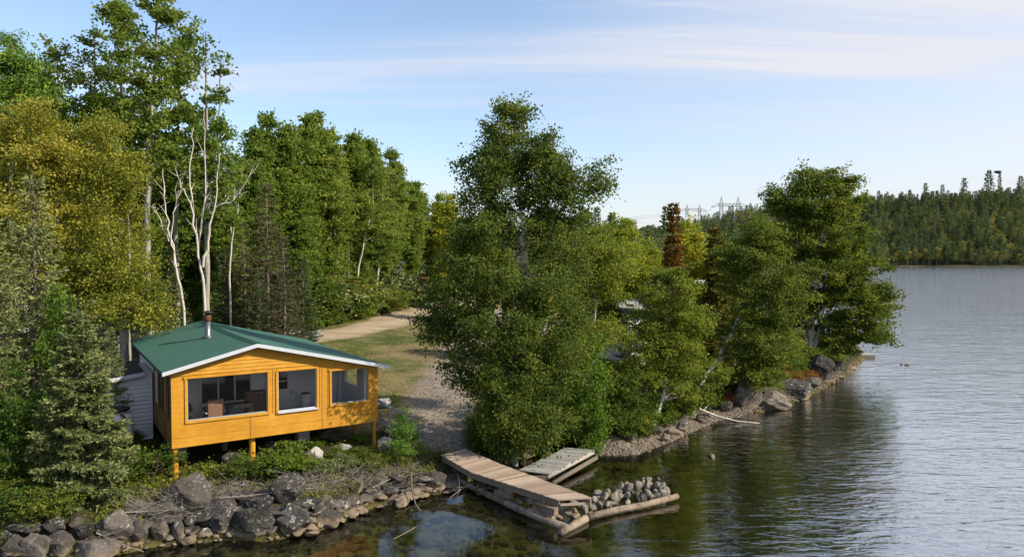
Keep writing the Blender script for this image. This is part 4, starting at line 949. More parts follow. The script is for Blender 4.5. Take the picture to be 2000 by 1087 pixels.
dead_branch([(1366,798),(1400,812),(1440,822),(1484,826)], .055, .025, 'fallen white birch log sloping from the bank into the lake', mat='white_bark', zs=[.75, .35, .10, -.02], twigs=3, name='fallen_log', cat='log')
dead_branch([(1440,815),(1462,800),(1482,793)], .02, .012, 'thin dead branch below the tall lichened boulder', zs=[.15, .4, .5], twigs=6)
dead_branch([(1525,763),(1545,778),(1562,784)], .02, .012, 'bare stick leaning on the large dark rounded boulder', zs=[.8, .4, .05], twigs=3)
dead_branch([(728,960),(760,950),(790,935)], .02, .01, 'pale branch lying on the stone bank near the young pine', zoff=.2, twigs=8)
dead_branch([(700,985),(708,965),(722,950)], .012, .006, 'thin upright dead twig on the stone bank', zoff=.3, twigs=6)
# brushwood tangle
def tangle(name, cx0, cx1, y0f, n, label, seed):
    rng = np.random.default_rng(seed); s_ = []
    for k in range(n):
        x_ = rng.uniform(cx0, cx1); yb = y0f(x_) + rng.normal() * 9; q = hit(x_, yb); a = np.array((q.x, q.y, q.z + abs(rng.normal()) * .14 + .05)); az = rng.normal(.15, .7) + (math.pi if rng.random() < .5 else 0)
        d = np.array((math.cos(az), math.sin(az) * .6, rng.normal(.12, .25))); l = rng.uniform(.3, 1.0); c = a + d * l * .5 + rng.normal(size=3) * .05; e = a + d * l + rng.normal(size=3) * .12
        r = rng.uniform(.003, .008); s_ += [(a, c, r, r * .8), (c, e, r * .8, .002)]
        for j in range(3):
            b0 = a + (e - a) * rng.random(); s_.append((b0, b0 + unit(d + rng.normal(size=3) * .7) * rng.uniform(.1, .3), .004, .002))
    tag(link(name, tubes(name, s_, 4), M['dead_wood']), label, 'brushwood', kind='stuff')
tangle('brushwood', 270, 420, lambda x: 1010 - (x - 300) * .08, 330, 'tangle of dry grey twigs below the left cabin post', 1)
tangle('brushwood', 570, 800, lambda x: 962 - (x - 560) * .12, 230, 'grey dead twigs along the top of the stone bank', 2)
tangle('brushwood', 420, 540, lambda x: 975, 90, 'sparse dry twigs between the big boulders', 3)

# ================================================================== TREES: near ones, each its own shape
def near_tree(name, base_px, base_d, trunks, blobs, seed, leaf, bark, label, cat='tree', size=.09, per=60, sig=.30, r0=.14, base_z=None, show=(), **k):
    bx = (base_px - 1000) / F * base_d; g = gz(bx, base_d) if base_z is None else base_z; rng = np.random.default_rng(seed)
    TT = []
    for T in trunks:
        P = [np.array((bx, base_d, g - .15))] + [np.array(atd(*p)) for p in T]; out_ = []
        for a, b_ in zip(P[:-1], P[1:]):
            m_ = max(2, int(np.linalg.norm(b_ - a) / .8)); out_ += [a + (b_ - a) * s_ + rng.normal(size=3) * .03 for s_ in np.linspace(0, 1, m_, endpoint=False)]
        TT.append(np.array(out_ + [P[-1]]))
    s, LV, val = branchy(TT, [px_blob(*b_) for b_ in blobs], seed, size, per, sig, r0=r0, **k)
    for x0, y0, x1, y1, w_ in show:      # thin places in the crown in front of the trunk
        a, b_ = np.array(atd(x0, y0, base_d)), np.array(atd(x1, y1, base_d)); Cq = LV.reshape(-1, 4, 3).mean(1); d_ = b_ - a; v_ = np.array((d_[0], d_[2])); pr = Cq[:, (0, 2)] * (base_d / Cq[:, 1:2]) + np.array((0, CH)) * (1 - base_d / Cq[:, 1:2])
        t_ = np.clip(((pr - a[[0, 2]]) @ v_) / (v_ @ v_), 0, 1); dd = np.linalg.norm(pr - a[[0, 2]] - t_[:, None] * v_, axis=1); keep = ~((dd < w_ * base_d / F) & (Cq[:, 1] < base_d + .6)) | (np.random.default_rng(1).random(len(dd)) < .12)
        LV = LV.reshape(-1, 4, 3)[keep].reshape(-1, 3); val = val[keep]
    return tag(tree_obj(name, (bx, base_d, g), s, LV, val, leaf, bark, 6), label, cat)
D = 26.5
near_tree('birch_tree', 1005, D, [[(1000,800,D),(985,700,D-.2),(985,600,D),(1012,520,D+.2),(1018,450,D),(1005,330,D),(1003,205,D)],
                                  [(1010,800,D),(1060,650,D+.6),(1090,540,D+.8),(1075,440,D+.5),(1130,370,D+.3),(1170,345,D)]],
  [(1000,215,D,38,26,.7,26),(985,250,D,52,30,.8,34),(1010,290,D,78,36,1.0,58),(965,330,D,60,36,1.1,48),(1050,330,D,62,40,1.0,52),(1000,375,D,92,36,1.3,70),
   (925,395,D,48,34,1.0,30),(1120,375,D,45,34,.9,36),(1160,348,D,28,26,.6,22),(1100,340,D,40,26,.7,22),(960,450,D-.4,96,50,1.6,95),(1060,450,D+.3,85,52,1.6,80),
   (920,520,D-.6,85,52,1.8,85),(1010,540,D-1,105,60,1.8,115),(1105,495,D+.4,50,50,1.3,42),(890,590,D-.8,72,45,1.6,62),(980,630,D-1.4,95,60,1.6,105),(1070,600,D,82,66,1.6,88),(1120,560,D+.8,34,44,1.1,24),
   (858,635,D-.8,42,26,1.0,26),(905,690,D-1.0,45,60,1.0,42),(1000,710,D-1.8,85,60,1.4,90),(1080,690,D-.8,78,52,1.4,70),(925,740,D-1.2,48,34,.9,26),(985,790,D-1.9,62,50,1.0,60),(1060,790,D-1.4,68,50,1.2,56),(1000,850,D-1.2,46,34,.8,40),(1060,850,D-.8,44,30,.8,34)],
  1, M['dock_birch_leaf'], M['white_bark'], 'tall birch with drooping leafy branches above the two docks', size=.10, per=112, sig=.235, r0=.13, show=((1016,435,1022,520,11),(968,545,974,610,8),(1062,650,1105,600,8)), droop=.7, hang=.16)
D = 47.5
near_tree('birch_tree', 1590, D, [[(1588,640,D),(1595,520,D),(1610,430,D),(1600,345,D)], [(1580,650,D),(1560,540,D+.5),(1555,420,D)], [(1600,640,D),(1650,560,D-.5),(1700,560,D)]],
  [(1600,355,D,60,24,1.6,40),(1540,385,D,38,32,1.4,32),(1590,400,D,85,40,2.4,90),(1640,390,D,38,40,1.6,34),(1575,460,D,85,45,2.6,110),(1640,470,D,60,50,2.2,75),(1600,530,D,95,45,2.8,120),
   (1680,540,D,45,42,2.0,50),(1640,590,D,80,40,2.4,90),(1715,595,D,30,34,1.4,30),(1570,600,D,60,50,2.2,70),(1680,640,D,50,38,1.8,50),(1630,655,D,50,36,1.6,44),(1715,650,D,20,20,1.0,12)],
  2, M['point_leaf'], M['white_bark'], 'broad birch standing on the rocky point, the farthest right of the near trees', size=.16, per=105, sig=.34, r0=.15, droop=.4, gap=-2.2, show=((1590,700,1592,620,9),(1600,480,1625,430,6)))
D = 36.5
near_tree('birch_tree', 1350, 34.2, [[(1378,735,35),(1430,650,36),(1450,590,36.5),(1470,530,36.5),(1495,460,36.5)]],
  [(1490,455,D,40,28,1.0,30),(1465,490,D,58,36,1.4,60),(1500,530,D,58,42,1.4,62),(1440,540,D+.4,42,44,1.2,36),(1535,575,D-.5,40,45,1.2,42),(1480,600,D-.6,58,45,1.3,62),(1450,660,D-.8,55,40,1.2,46),(1510,660,D-1,50,48,1.2,52),(1465,725,D-1.2,40,36,1.0,34),(1500,728,D-1,26,36,.9,22)],
  3, M['birch_leaf'], M['white_bark'], 'slender birch with a bare white trunk leaning out over the boulders', size=.12, per=105, sig=.27, r0=.12, droop=.5, gap=-2.2, show=((1385,730,1435,640,12),(1435,640,1470,560,10)))
D = 31.5
near_tree('alder_tree', 1272, 30.6, [[(1298,760,31),(1302,700,31.2),(1305,600,31.6),(1310,540,31.6)], [(1262,770,31),(1262,700,31),(1250,620,31)]],
  [(1310,560,D,42,36,1.0,42),(1290,610,D,60,40,1.3,70),(1345,630,D,48,40,1.2,48),(1260,660,D-.5,60,42,1.3,66),(1330,690,D-.6,66,42,1.3,74),(1380,720,D+.5,50,38,1.1,42),(1250,725,D-1,50,36,1.1,46),(1310,735,D-1,60,30,1.1,46),(1345,770,D,45,22,1.0,30)],
  4, M['alder_leaf'], M['white_bark'], 'bushy alder with two thin white stems behind the pebble beach', size=.105, per=92, sig=.24, r0=.10, show=((1270,815,1312,740,14),(1262,800,1262,750,8)), droop=.4)
D = 29.5
near_tree('birch_tree', 1150, D, [[(1160,700,D),(1165,560,D),(1175,460,D)]],
  [(1170,470,D,50,36,1.2,50),(1195,520,D,48,42,1.2,46),(1150,560,D,60,50,1.4,66),(1170,650,D-.4,44,40,1.1,40),(1150,740,D-.6,40,34,.9,30)],
  5, M['alder_leaf'], M['white_bark'], 'medium birch tucked against the right side of the tall dock birch', size=.10, per=86, sig=.26, r0=.10, droop=.6, hang=.1)
D = 29
near_tree('birch_tree', 243, D, [[(238,620,D),(225,500,D),(200,380,D),(185,290,D)], [(240,620,D),(255,520,D),(250,420,D)]],
  [(180,255,D,60,34,1.2,60),(130,290,D,70,50,1.4,80),(220,330,D,55,50,1.4,70),(160,380,D,90,50,1.8,120),(232,420,D,34,55,1.4,50),(210,470,D,80,50,1.8,110),(250,520,D-.5,40,50,1.3,56),(180,540,D-.5,80,45,1.6,90),(290,590,D-.6,46,36,1.1,44),(225,600,D-1,60,36,1.2,50),(310,620,D,24,24,.8,16)],
  6, M['gold_leaf'], M['aspen_bark'], 'golden olive birch directly behind the white shed', size=.105, per=84, sig=.28, r0=.15, droop=.8, hang=.14)
D = 27.5
near_tree('birch_tree', 45, D, [[(50,600,D),(60,450,D),(70,260,D)]],
  [(70,225,D,50,34,1.1,46),(30,260,D,60,44,1.4,60),(90,310,D,70,50,1.4,84),(20,360,D,70,50,1.6,80),(90,420,D,70,50,1.6,84),(10,470,D,60,50,1.4,56),(70,520,D,60,44,1.4,52),(0,560,D,40,40,1.2,26)],
  7, M['gold_leaf'], M['aspen_bark'], 'golden olive birch at the left edge of the photo', size=.105, per=84, sig=.28, r0=.15, droop=.8, hang=.14)
# tall poplars behind the cabin
near_tree('poplar_tree', 290, 34, [[(288,520,33.0),(290,330,33.2),(298,200,34),(305,60,34),(312,-40,34)]],
  [(310,-30,34,25,28,.8,17),(318,20,34,31,38,.9,24),(298,80,34,34,38,1.0,26),(335,60,34,25,38,.9,19),(345,120,34,28,42,1.0,24),(300,150,34,38,38,1.2,32),(330,200,34,46,42,1.6,43),(270,220,34,41,38,1.5,36),(300,270,34,66,44,1.8,74),(340,320,34,50,50,1.6,56),(270,340,34,46,50,1.6,46)],
  8, M['aspen_leaf'], M['aspen_bark'], 'tallest poplar, its thick pale trunk rising behind the cabin', size=.16, per=44, sig=.24, r0=.22, asp=.8)
near_tree('poplar_tree', 245, 37, [[(243,400,37),(238,200,37),(232,60,37),(225,-20,37)]],
  [(222,-5,37,18,25,.8,13),(232,40,37,28,34,1.0,23),(262,50,37,20,34,.9,14),(240,90,37,31,32,1.0,22),(225,130,37,36,32,1.2,22),(250,180,37,46,42,1.6,40),(210,230,37,60,50,1.8,66),(250,290,37,60,50,1.8,56)],
  9, M['aspen_leaf'], M['aspen_bark'], 'tall airy poplar just left of the tallest one', size=.16, per=44, sig=.24, r0=.2, asp=.8)
near_tree('poplar_tree', 402, 35, [[(405,420,35),(403,280,35),(402,160,35),(402,62,35)], [(405,420,35),(425,260,35),(432,130,35)]],
  [(402,85,35,7,28,.4,8),(403,135,35,18,28,.6,13),(432,130,35,11,19,.5,8),(415,180,35,26,28,.9,19),(390,215,35,33,32,1.2,26),(410,260,35,42,38,1.4,44),(380,300,35,50,44,1.5,54),(420,330,35,42,50,1.4,48),(450,400,35,26,60,1.2,36),(400,400,35,60,40,1.5,40)],
  10, M['aspen_leaf'], M['aspen_bark'], 'narrow poplar with a thin spire top, rightmost behind the cabin', size=.16, per=44, sig=.24, r0=.17, asp=.8)
near_tree('poplar_tree', 345, 36, [[(345,400,36),(350,200,36),(352,20,36)]],
  [(350,5,36,11,32,.6,10),(352,60,36,21,38,.8,19),(365,120,36,28,38,1.0,24),(350,180,36,34,38,1.2,29),(370,240,36,44,44,1.4,46),(340,290,36,50,44,1.5,46)],
  11, M['aspen_leaf'], M['aspen_bark'], 'slim poplar between the tallest poplar and the spire-topped one', size=.16, per=44, sig=.24, r0=.15, asp=.8)
near_tree('poplar_tree', 180, 38, [[(182,400,38),(185,200,38),(182,60,38)]],
  [(182,75,38,10,23,.6,9),(185,115,38,25,28,1.0,20),(180,165,38,39,38,1.5,36),(200,220,38,49,42,1.8,48),(160,260,38,60,44,1.8,60)],
  12, M['aspen_leaf'], M['aspen_bark'], 'dense dark green poplar with a small pointed top above the golden birch', size=.16, per=44, sig=.24, r0=.17, asp=.8)
near_tree('poplar_tree', 110, 38, [[(112,400,38),(115,200,38),(108,85,38)]],
  [(80,100,38,25,23,1.0,12),(112,100,38,23,25,1.0,13),(128,115,38,11,23,.6,8),(100,150,38,41,32,1.6,32),(120,210,38,49,42,1.8,36)],
  13, M['aspen_leaf'], M['aspen_bark'], 'sparse topped poplar between the pine and the dark poplar', size=.16, per=44, sig=.24, r0=.15, asp=.8)
near_tree('pine_tree', 20, 34, [[(22,400,34),(20,200,34),(20,75,34)]],
  [(20,85,34,16,20,.5,8),(22,125,34,44,24,1.0,24),(60,150,34,40,24,1.0,22),(5,170,34,50,26,1.4,30),(70,190,34,55,28,1.5,36),(20,220,34,70,30,1.8,40),(100,215,34,30,24,1.0,14)],
  14, M['pine_needle'], M['dark_bark'], 'bushy white pine in the upper left corner', size=.19, per=150, sig=.30, r0=.2, asp=.30, droop=-.5)
# bare white birches
def bare_birch(base_px, base_d, stems, label, seed):
    bx = (base_px - 1000) / F * base_d; g = gz(bx, base_d); rng = np.random.default_rng(seed); segs = []
    for st3, r0 in stems:
        P = [np.array((bx, base_d, g - .1))] if st3[0] is None else []
        P += [np.array(atd(*p)) for p in st3 if p is not None]; Q_ = []
        for a, b_ in zip(P[:-1], P[1:]): Q_ += [a + (b_ - a) * s_ + rng.normal(size=3) * .03 for s_ in np.linspace(0, 1, 5, endpoint=False)]
        Q_.append(P[-1]); n = len(Q_)
        for i in range(n - 1): segs.append((Q_[i], Q_[i+1], r0 * (1 - .8 * i / n), r0 * (1 - .8 * (i + 1) / n)))
        for k in range(7):
            i = rng.integers(n // 3, n); d = unit(np.array((rng.normal() * .7, rng.normal() * .5, 1.2))); l = rng.uniform(.15, .65); e = Q_[i] + d * l; e2 = e + unit(d + rng.normal(size=3) * .5) * l * .7
            segs += [(Q_[i], e, .018, .011), (e, e2, .011, .003)]
    return tag(tree_obj('bare_birch', (bx, base_d, g), segs, None, None, None, M['white_bark'], 6), label, 'tree')
bare_birch(400, 32.5, [([None,(400,560,32.5),(388,500,32.5),(375,400,32.5),(370,330,32.5),(378,250,32.5)], .078), ([(396,520,32.5),(412,440,32.5),(420,390,32.5),(428,300,32.5)], .065),
                       ([(418,405,32.5),(455,392,32.5),(486,345,32.5)], .045), ([(374,400,32.5),(355,365,32.5),(342,330,32.5)], .04), ([(385,500,32.6),(402,360,32.8),(398,230,33)], .05)], 'leafless white birch forking above the stove pipe', 31)
bare_birch(375, 31.5, [([None,(352,560,31.5),(335,480,31.5),(322,400,31.5),(318,330,31.5)], .07), ([(345,535,31.5),(334,460,31.5),(345,390,31.5)], .045), ([(330,470,31.5),(308,420,31.5),(296,405,31.5)], .035)], 'leafless white birch leaning left behind the cabin roof', 32)
bare_birch(452, 36, [([None,(448,540,36),(452,460,36),(440,380,36),(446,300,36)], .06), ([(452,470,36),(466,400,36),(470,350,36)], .035)], 'thinnest bare white birch, right of the one forking above the stove pipe', 33)
# conifers on the left
S1 = Proto(spruce('spruce_tree', 41, 6.0, 1.75, M['spruce_needle'], 36, 24, 19, .13, .05, asp=.32), 6.0)
S2 = Proto(spruce('spruce_tree', 42, 10, 2.1, M['spruce_needle'], 36, 13, 8, .19, .05, asp=.26), 10)
S3 = Proto(spruce('spruce_tree', 43, 12, 2.2, M['dark_needle'], 36, 11, 7, .24, .05, asp=.3), 12)
S4 = Proto(spruce('dying_conifer', 44, 12, 2.3, M['brown_needle'], 36, 11, 7, .22, .03, asp=.24, thin=.85), 12)
C1 = Proto(spruce('cedar_tree', 45, 10, 1.15, M['rust_leaf'], 46, 10, 14, .17, .02, asp=.5, droop=-.1, power=1.0, tip=1.15), 10)
C2 = Proto(spruce('cedar_tree', 46, 10, 1.4, M['cedar_leaf'], 46, 9, 14, .19, .02, asp=.55, droop=-.1, power=.6), 10)
def put(pr, px, d, pytop, label, cat='tree', group=None, wide=1., base_px=None, **k):
    x = (px - 1000) / F * d; top = atd(px, pytop, d).z; g = gz(x, d); return pr.place(x, d, top - g, wide=wide, label=label, cat=cat, group=group, **k)
put(S1, 152, 20.0, 600, 'large yellow-green spruce beside the cabin, closest to the camera', wide=1.08)
put(S2, 75, 24, 335, 'tall grey-green spruce in front of the golden birches', wide=.95)
put(S2, 215, 24.5, 640, 'small spruce between the golden birch trunk and the near spruce', wide=1.15)
put(S2, -10, 22.5, 420, 'grey-green spruce cut by the left edge of the photo')
for px, d, yt, lb in ((522, 38, 352, 'brownish dying conifer right of the bare birches'), (480, 37, 430, 'brown thin conifer close to the bare birches'), (555, 36, 455, 'grey brown conifer at the left end of the aspen stand'),):
    put(S4, px, d, yt, lb, wide=1.0)
for px, d, yt, lb in ((505, 35.5, 520, 'low grey conifer behind the green roof'), (590, 40, 500, 'dark spruce at the corner of the dirt road'), (440, 37, 480, 'dark spruce behind the stove pipe'), (330, 35, 470, 'dark spruce between the pale poplar trunk and the bare birch'), (150, 33, 380, 'dark spruce deep behind the golden birches')):
    put(S3, px, d, yt, lb, wide=1.1)
put(C1, 1313, 40, 393, 'narrow rust brown cedar rising above the other trees', wide=1.0)
put(C2, 1403, 43, 443, 'brown-green cedar left of the leaning birch', wide=1.05)
put(C2, 1385, 39, 620, 'small green cedar below the brown-green one', wide=1.5)
put(S3, 1232, 36, 590, 'dark low spruce between the medium birch and the alder', wide=1.3)
put(C2, 1130, 36, 640, 'dark cedar behind the medium birch', wide=1.4)
for k, (px, d, yt) in enumerate(((615, 57, 560), (655, 60, 575), (690, 64, 545), (728, 67, 570), (770, 71, 550), (812, 76, 560), (845, 79, 545))):
    put(S3, px, d, yt, 'small dark spruce in the shade at the foot of the aspen stand', group='small spruces at the foot of the aspen stand', wide=1.5)
# broadleaf prototypes
ball = lambda n, w=1.: [(0,0,.93,.5*w,.5*w,.07,n//12),(.1,0,.82,1.0*w,1.0*w,.10,n//7),(-.2,.2,.70,1.5*w,1.5*w,.12,n//5),(.3,-.2,.58,1.7*w,1.7*w,.12,n//5),(-.1,0,.46,1.7*w,1.7*w,.12,n//5),(.1,.1,.34,1.4*w,1.4*w,.10,n//7),(-.1,-.1,.24,1.0*w,1.0*w,.07,n//14)]
def spire(n, w, s, cut=0): return ([(s*.25,0,.965,.34*w,.34*w,.03,n//24),(s*.1,.1,.89,.85*w,.85*w,.05,n//9),(-s*.35,0,.80,1.25*w,1.2*w,.08,n//6),(s*.5,.3,.70,1.45*w,1.45*w,.09,n//5),(-s*.5,-.3,.60,1.5*w,1.5*w,.09,n//5),(s*.6,.2,.49,1.4*w,1.4*w,.09,n//5),(-s*.3,.3,.38,1.3*w,1.3*w,.08,n//7),(s*.4,-.2,.27,1.0*w,1.0*w,.07,n//12),(0,0,.17,.7*w,.7*w,.05,n//22)])[:9 - cut]
AS = [generic_broad('aspen_tree', 60 + i, 15, M['aspen_leaf'], M['aspen_bark'], spire(430, (1., .85, 1.1, .9)[i], (1, -1, .6, -.5)[i], (0, 2, 0, 3)[i]), size=.20, per=50, sig=.28, r0=.11, asp=.8, top=((.5, .2), (-.7, .3), (.9, 0), (-.2, -.4))[i]) for i in range(4)]
YT = generic_broad('birch_tree', 70, 10, M['yellow_leaf'], M['white_bark'], ball(330, .9), size=.17, per=60, sig=.29, r0=.11)
for k, (px, d, pts, yt, lb) in enumerate(((735, 66, [(735,560,66),(742,500,66),(752,430,66),(745,360,66)], 330, 'white stemmed birch leaning slightly right at the front edge of the aspen stand'),
      (624, 57, [(622,560,57),(630,500,57),(648,440,57),(652,330,57)], 290, 'white stemmed birch near the bend of the dirt road'), (694, 62, [(697,540,62),(712,470,62),(728,400,62),(730,340,62)], 310, 'white stemmed birch leaning to the right in the middle of the stand'))):
    near_tree('birch_tree', px, d, [pts], [(pts[3][0], yt + 20, d, 26, 22, 1.4, 22), (pts[3][0] - 10, yt + 60, d, 36, 30, 1.8, 36), (pts[3][0] + 12, yt + 105, d, 38, 28, 1.8, 34), (pts[2][0] + 20, yt + 140, d, 26, 18, 1.3, 16)], 310 + k, M['aspen_leaf'], M['white_bark'], lb, size=.19, per=60, sig=.32, r0=.13)
BT = generic_broad('birch_tree', 71, 10, M['birch_leaf'], M['white_bark'], ball(330, 1.0), size=.17, per=64, sig=.30, r0=.11)
BG = generic_broad('maple_tree', 72, 6, M['bright_leaf'], M['dark_bark'], [(0,0,.85,.6,.6,.12,26),(.1,.1,.6,1.2,1.2,.2,80),(0,0,.35,1.3,1.3,.2,80),(0,0,.15,1.1,1.1,.1,30)], size=.13, per=42, sig=.26, r0=.06, asp=.9)
GL = 'slender green aspens of the stand behind the lawn'
wall = [(478,42,300),(505,44,262),(535,45,228),(560,44,250),(590,47,232),(622,47,230),(650,50,262),(678,49,270),(702,52,262),(728,52,278),(752,56,305),(775,58,330),(800,62,345),(822,66,368),(848,70,380),(872,76,395),(610,44,330),(665,46,345),(715,50,365),(765,54,400),(575,42,360),(638,45,400),(700,48,440),(745,50,470),(800,60,440),(840,68,450)]
for i, (px, d, yt) in enumerate(wall):
    d = (56 + (px - 590) * .105 if px > 590 else 48 + (px - 478) * .07) + (d - 42 - (px - 478) * .06) * .5
    orders = sorted(q_[0] for q_ in wall[:20]); nth = ['leftmost', 'second', 'third', 'fourth', 'fifth', 'sixth', 'seventh', 'eighth', 'ninth', 'tenth', 'eleventh', 'twelfth', 'thirteenth', 'fourteenth', 'fifteenth', 'sixteenth', 'seventeenth', 'eighteenth', 'nineteenth', 'rightmost']
    if i < 20: k_n = orders.index(px); lab_ = 'slender aspen behind the lawn, the %s on the skyline of its stand' % (nth[k_n] + (' from the left' if 0 < k_n < 19 else ''))
    else: lab_ = 'low aspen filling the middle height of the stand behind the lawn'
    o = put(AS[i % 4], px, d, yt - random.uniform(0, 14), lab_, group=GL, wide=.9 + .3 * random.random(), lean=(random.uniform(-.05, .05), random.uniform(-.06, .06)))
for i, (px, d, yt) in enumerate([(50,44,190),(130,46,230),(200,44,260),(265,46,300),(330,44,300),(385,44,310),(435,42,350),(20,40,240),(100,40,300),(230,40,400),(310,40,420),(380,41,400),(450,40,440),(-30,40,200)]):
    put(AS[(i + 1) % 4], px, d, yt, 'green poplar in the thick woods behind the golden birches and the cabin', group='poplars of the thick left woods', wide=1.25)
for px, d, yt, lb in ((872, 82, 380, 'pale green birch at the far end of the dirt road'), (1215, 52, 425, 'olive yellow birch behind the medium birch'), (1348, 45, 432, 'bright yellow green birch behind the rust brown cedar'), (1430, 56, 475, 'yellow tinged birch between the cedar and the leaning birch'), (1270, 60, 470, 'small yellow green birch left of the rust brown cedar')):
    put(YT, px, d, yt, lb, wide=1.25)
for px, d, yt, lb in ((1300, 38.5, 520, 'green birch in front of the rust brown cedar'), (1165, 42, 440, 'green birch far behind the medium birch'), (1450, 45, 520, 'green birch behind the leaning one'), (1540, 50, 480, 'green birch left of the broad one on the point'), (1380, 46, 560, 'green birch below the brown-green cedar'), (920, 70, 420, 'green birch seen behind the left side of the dock birch'), (960, 60, 470, 'green birch hidden behind the dock birch'), (1100, 55, 470, 'green birch behind the right limb of the dock birch')):
    put(BT, px, d, yt, lb, wide=1.2)
BD = generic_broad('maple_tree', 73, 6, M['dark_leaf'], M['dark_bark'], [(0,0,.85,.6,.6,.12,26),(.1,.1,.6,1.2,1.2,.2,80),(0,0,.35,1.3,1.3,.2,80),(0,0,.15,1.1,1.1,.1,30)], size=.13, per=60, sig=.24, r0=.06, asp=.9)
put(BD, 4, 19.6, 690, 'green maple at the lower left edge', wide=.8); put(BG, 118, 23, 545, 'small orange tinged maple between the spruces', wide=.55); put(BD, 40, 21.5, 800, 'low maple sapling behind the rocks at the left', wide=1.3)
put(BG, 1150, 27.6, 640, 'bright green maple sapling behind the short dock', wide=.85); put(BD, 1228, 29.5, 720, 'dark green maple sapling behind the round dark boulder', wide=1.2)

# shrubs
SH = [generic_broad('shrub', 80 + i, 1.2, M[mt], M['dark_bark'], [(0,0,.62,.55,.55,.32,46),(.2,.1,.45,.62,.6,.3,46)], size=.085, per=36, sig=.12, r0=.02, asp=.7) for i, mt in enumerate(['dark_leaf', 'bright_leaf', 'birch_leaf', 'spruce_needle'])]
FN = generic_broad('fern', 90, .7, M['fern_leaf'], M['dark_bark'], [(0,0,.6,.5,.5,.35,40)], size=.13, per=26, sig=.10, r0=.012, asp=.25)
def shrub(px, py, hpx, pr, label=None, group=None, wide=1.2, cat='shrub'):
    p = hit(px, py); o = pr.place(p.x, p.y + .2, hpx * p.y / F, wide=wide, label=label, cat=cat, group=group); return o
for px, py, hp, k, lb in ((398,925,22,1,'light green shrub right of the left cabin post'),(440,938,32,0,'dark shrub between the wide smooth boulder and the cabin'),(485,945,58,0,'tallest dark green shrub below the cabin middle post'),(545,935,66,1,'bright shrub right of the middle post'),(585,930,50,2,'olive shrub below the pale whitish boulder'),
    (630,935,50,3,'grey green shrub below the cabin right half'),(672,925,46,3,'grey green shrub left of the right post'),(700,905,40,2,'olive shrub in front of the right post'),(725,925,44,2,'olive shrub on top of the stone bank'),(290,950,90,0,'dark shrub between spruce and left post'),(305,925,50,0,'dark shrub beside the left post'),(268,925,60,1,'green shrub right of the spruce'),
    (560,890,34,0,'shrub under the cabin middle'),(610,880,30,1,'low shrub under the cabin'),(650,905,40,0,'dark shrub behind the pale whitish boulder'),(770,915,40,2,'shrub at the left foot of the young pine'),(860,905,26,2,'low shrub at the head of the long dock'),(940,890,30,1,'low green shrub on the right of the long dock'),(430,920,20,1,'small bright shrub at the rocks below the cabin'),(700,870,30,1,'low shrub by the right post')):
    shrub(px, py, hp * (1.0 if 465 < px < 560 and py > 930 else .8 if px > 560 or px < 300 else .5), SH[k], lb, wide=1.4)
YP = generic_broad('young_pine', 95, 2.4, M['pine_needle'], M['dark_bark'], [(0,0,.86,.15,.15,.12,10),(0,0,.62,.42,.42,.18,34),(0,0,.35,.62,.62,.22,50)], size=.15, per=60, sig=.11, r0=.03, asp=.14, droop=-.6)
shrub(795, 915, 128, YP, 'young bright green pine between the cabin and the long dock', wide=1.15, cat='tree'); shrub(765, 800, 36, YP, 'tiny pine behind the stair rail', wide=1.3, cat='tree')
random.seed(12)
for i in range(74):
    px = 585 + (i % 37) * 7 + random.uniform(-6, 6); py = np.interp(px, [585, 650, 760, 850], [652, 636, 612, 592]) - random.uniform(0, 4) - 7 * (i // 37); shrub(px, py, random.choice([14, 20, 30, 44, 62]) * (1 + .6 * (i // 37)) * (1 - (px - 585) / 700), SH[random.choice([0, 0, 1, 2, 3])], 'low leafy shrub along the wood edge of the dirt road', 'shrubs along the dirt road', 1.5)
for i in range(85):
    px = random.uniform(940, 1390); py = np.interp(px, [950, 1040, 1100, 1230, 1300, 1400], [888, 884, 880, 862, 838, 800]) - random.uniform(2, 30); shrub(px, py, random.uniform(50, 95) * np.interp(px, [950, 1400], [1, .7]), SH[random.choice([0, 0, 1, 2])], 'leafy shrub crowding the bank under the birches right of the docks', 'shrubs on the bank under the birches', 1.1)
for i in range(26):
    px = random.uniform(1400, 1660); py = np.interp(px, [1400, 1460, 1560, 1660], [790, 765, 735, 690]) - random.uniform(0, 22); shrub(px, py, random.uniform(22, 44), SH[random.choice([0, 1, 2, 2])], 'shrub on the bank of the rocky point', 'shrubs on the rocky point', 1.3)
for px, py, hp, lb in ((1408,795,40,'rust coloured dry fern above the fallen birch log'),(1560,752,26,'orange dry fern above the large rounded boulder'),(1585,745,22,'orange dry fern beside the birch roots'),(1530,738,34,'reddish dry fern on the bank under the birches'),(1480,762,20,'small rusty fern behind the tall lichened boulder')):
    shrub(px, py, hp * .8, FN, lb, wide=1.3, cat='fern')
for i in range(40):
    px = random.uniform(0, 285); py = random.uniform(960, 1030) if px < 120 else random.uniform(870, 950); shrub(px, py, random.uniform(40, 66) * (1 if px < 200 else .7), SH[random.choice([0, 0, 2])], 'dark shrub in the undergrowth under the spruces', 'undergrowth shrubs under the spruces', 1.3)

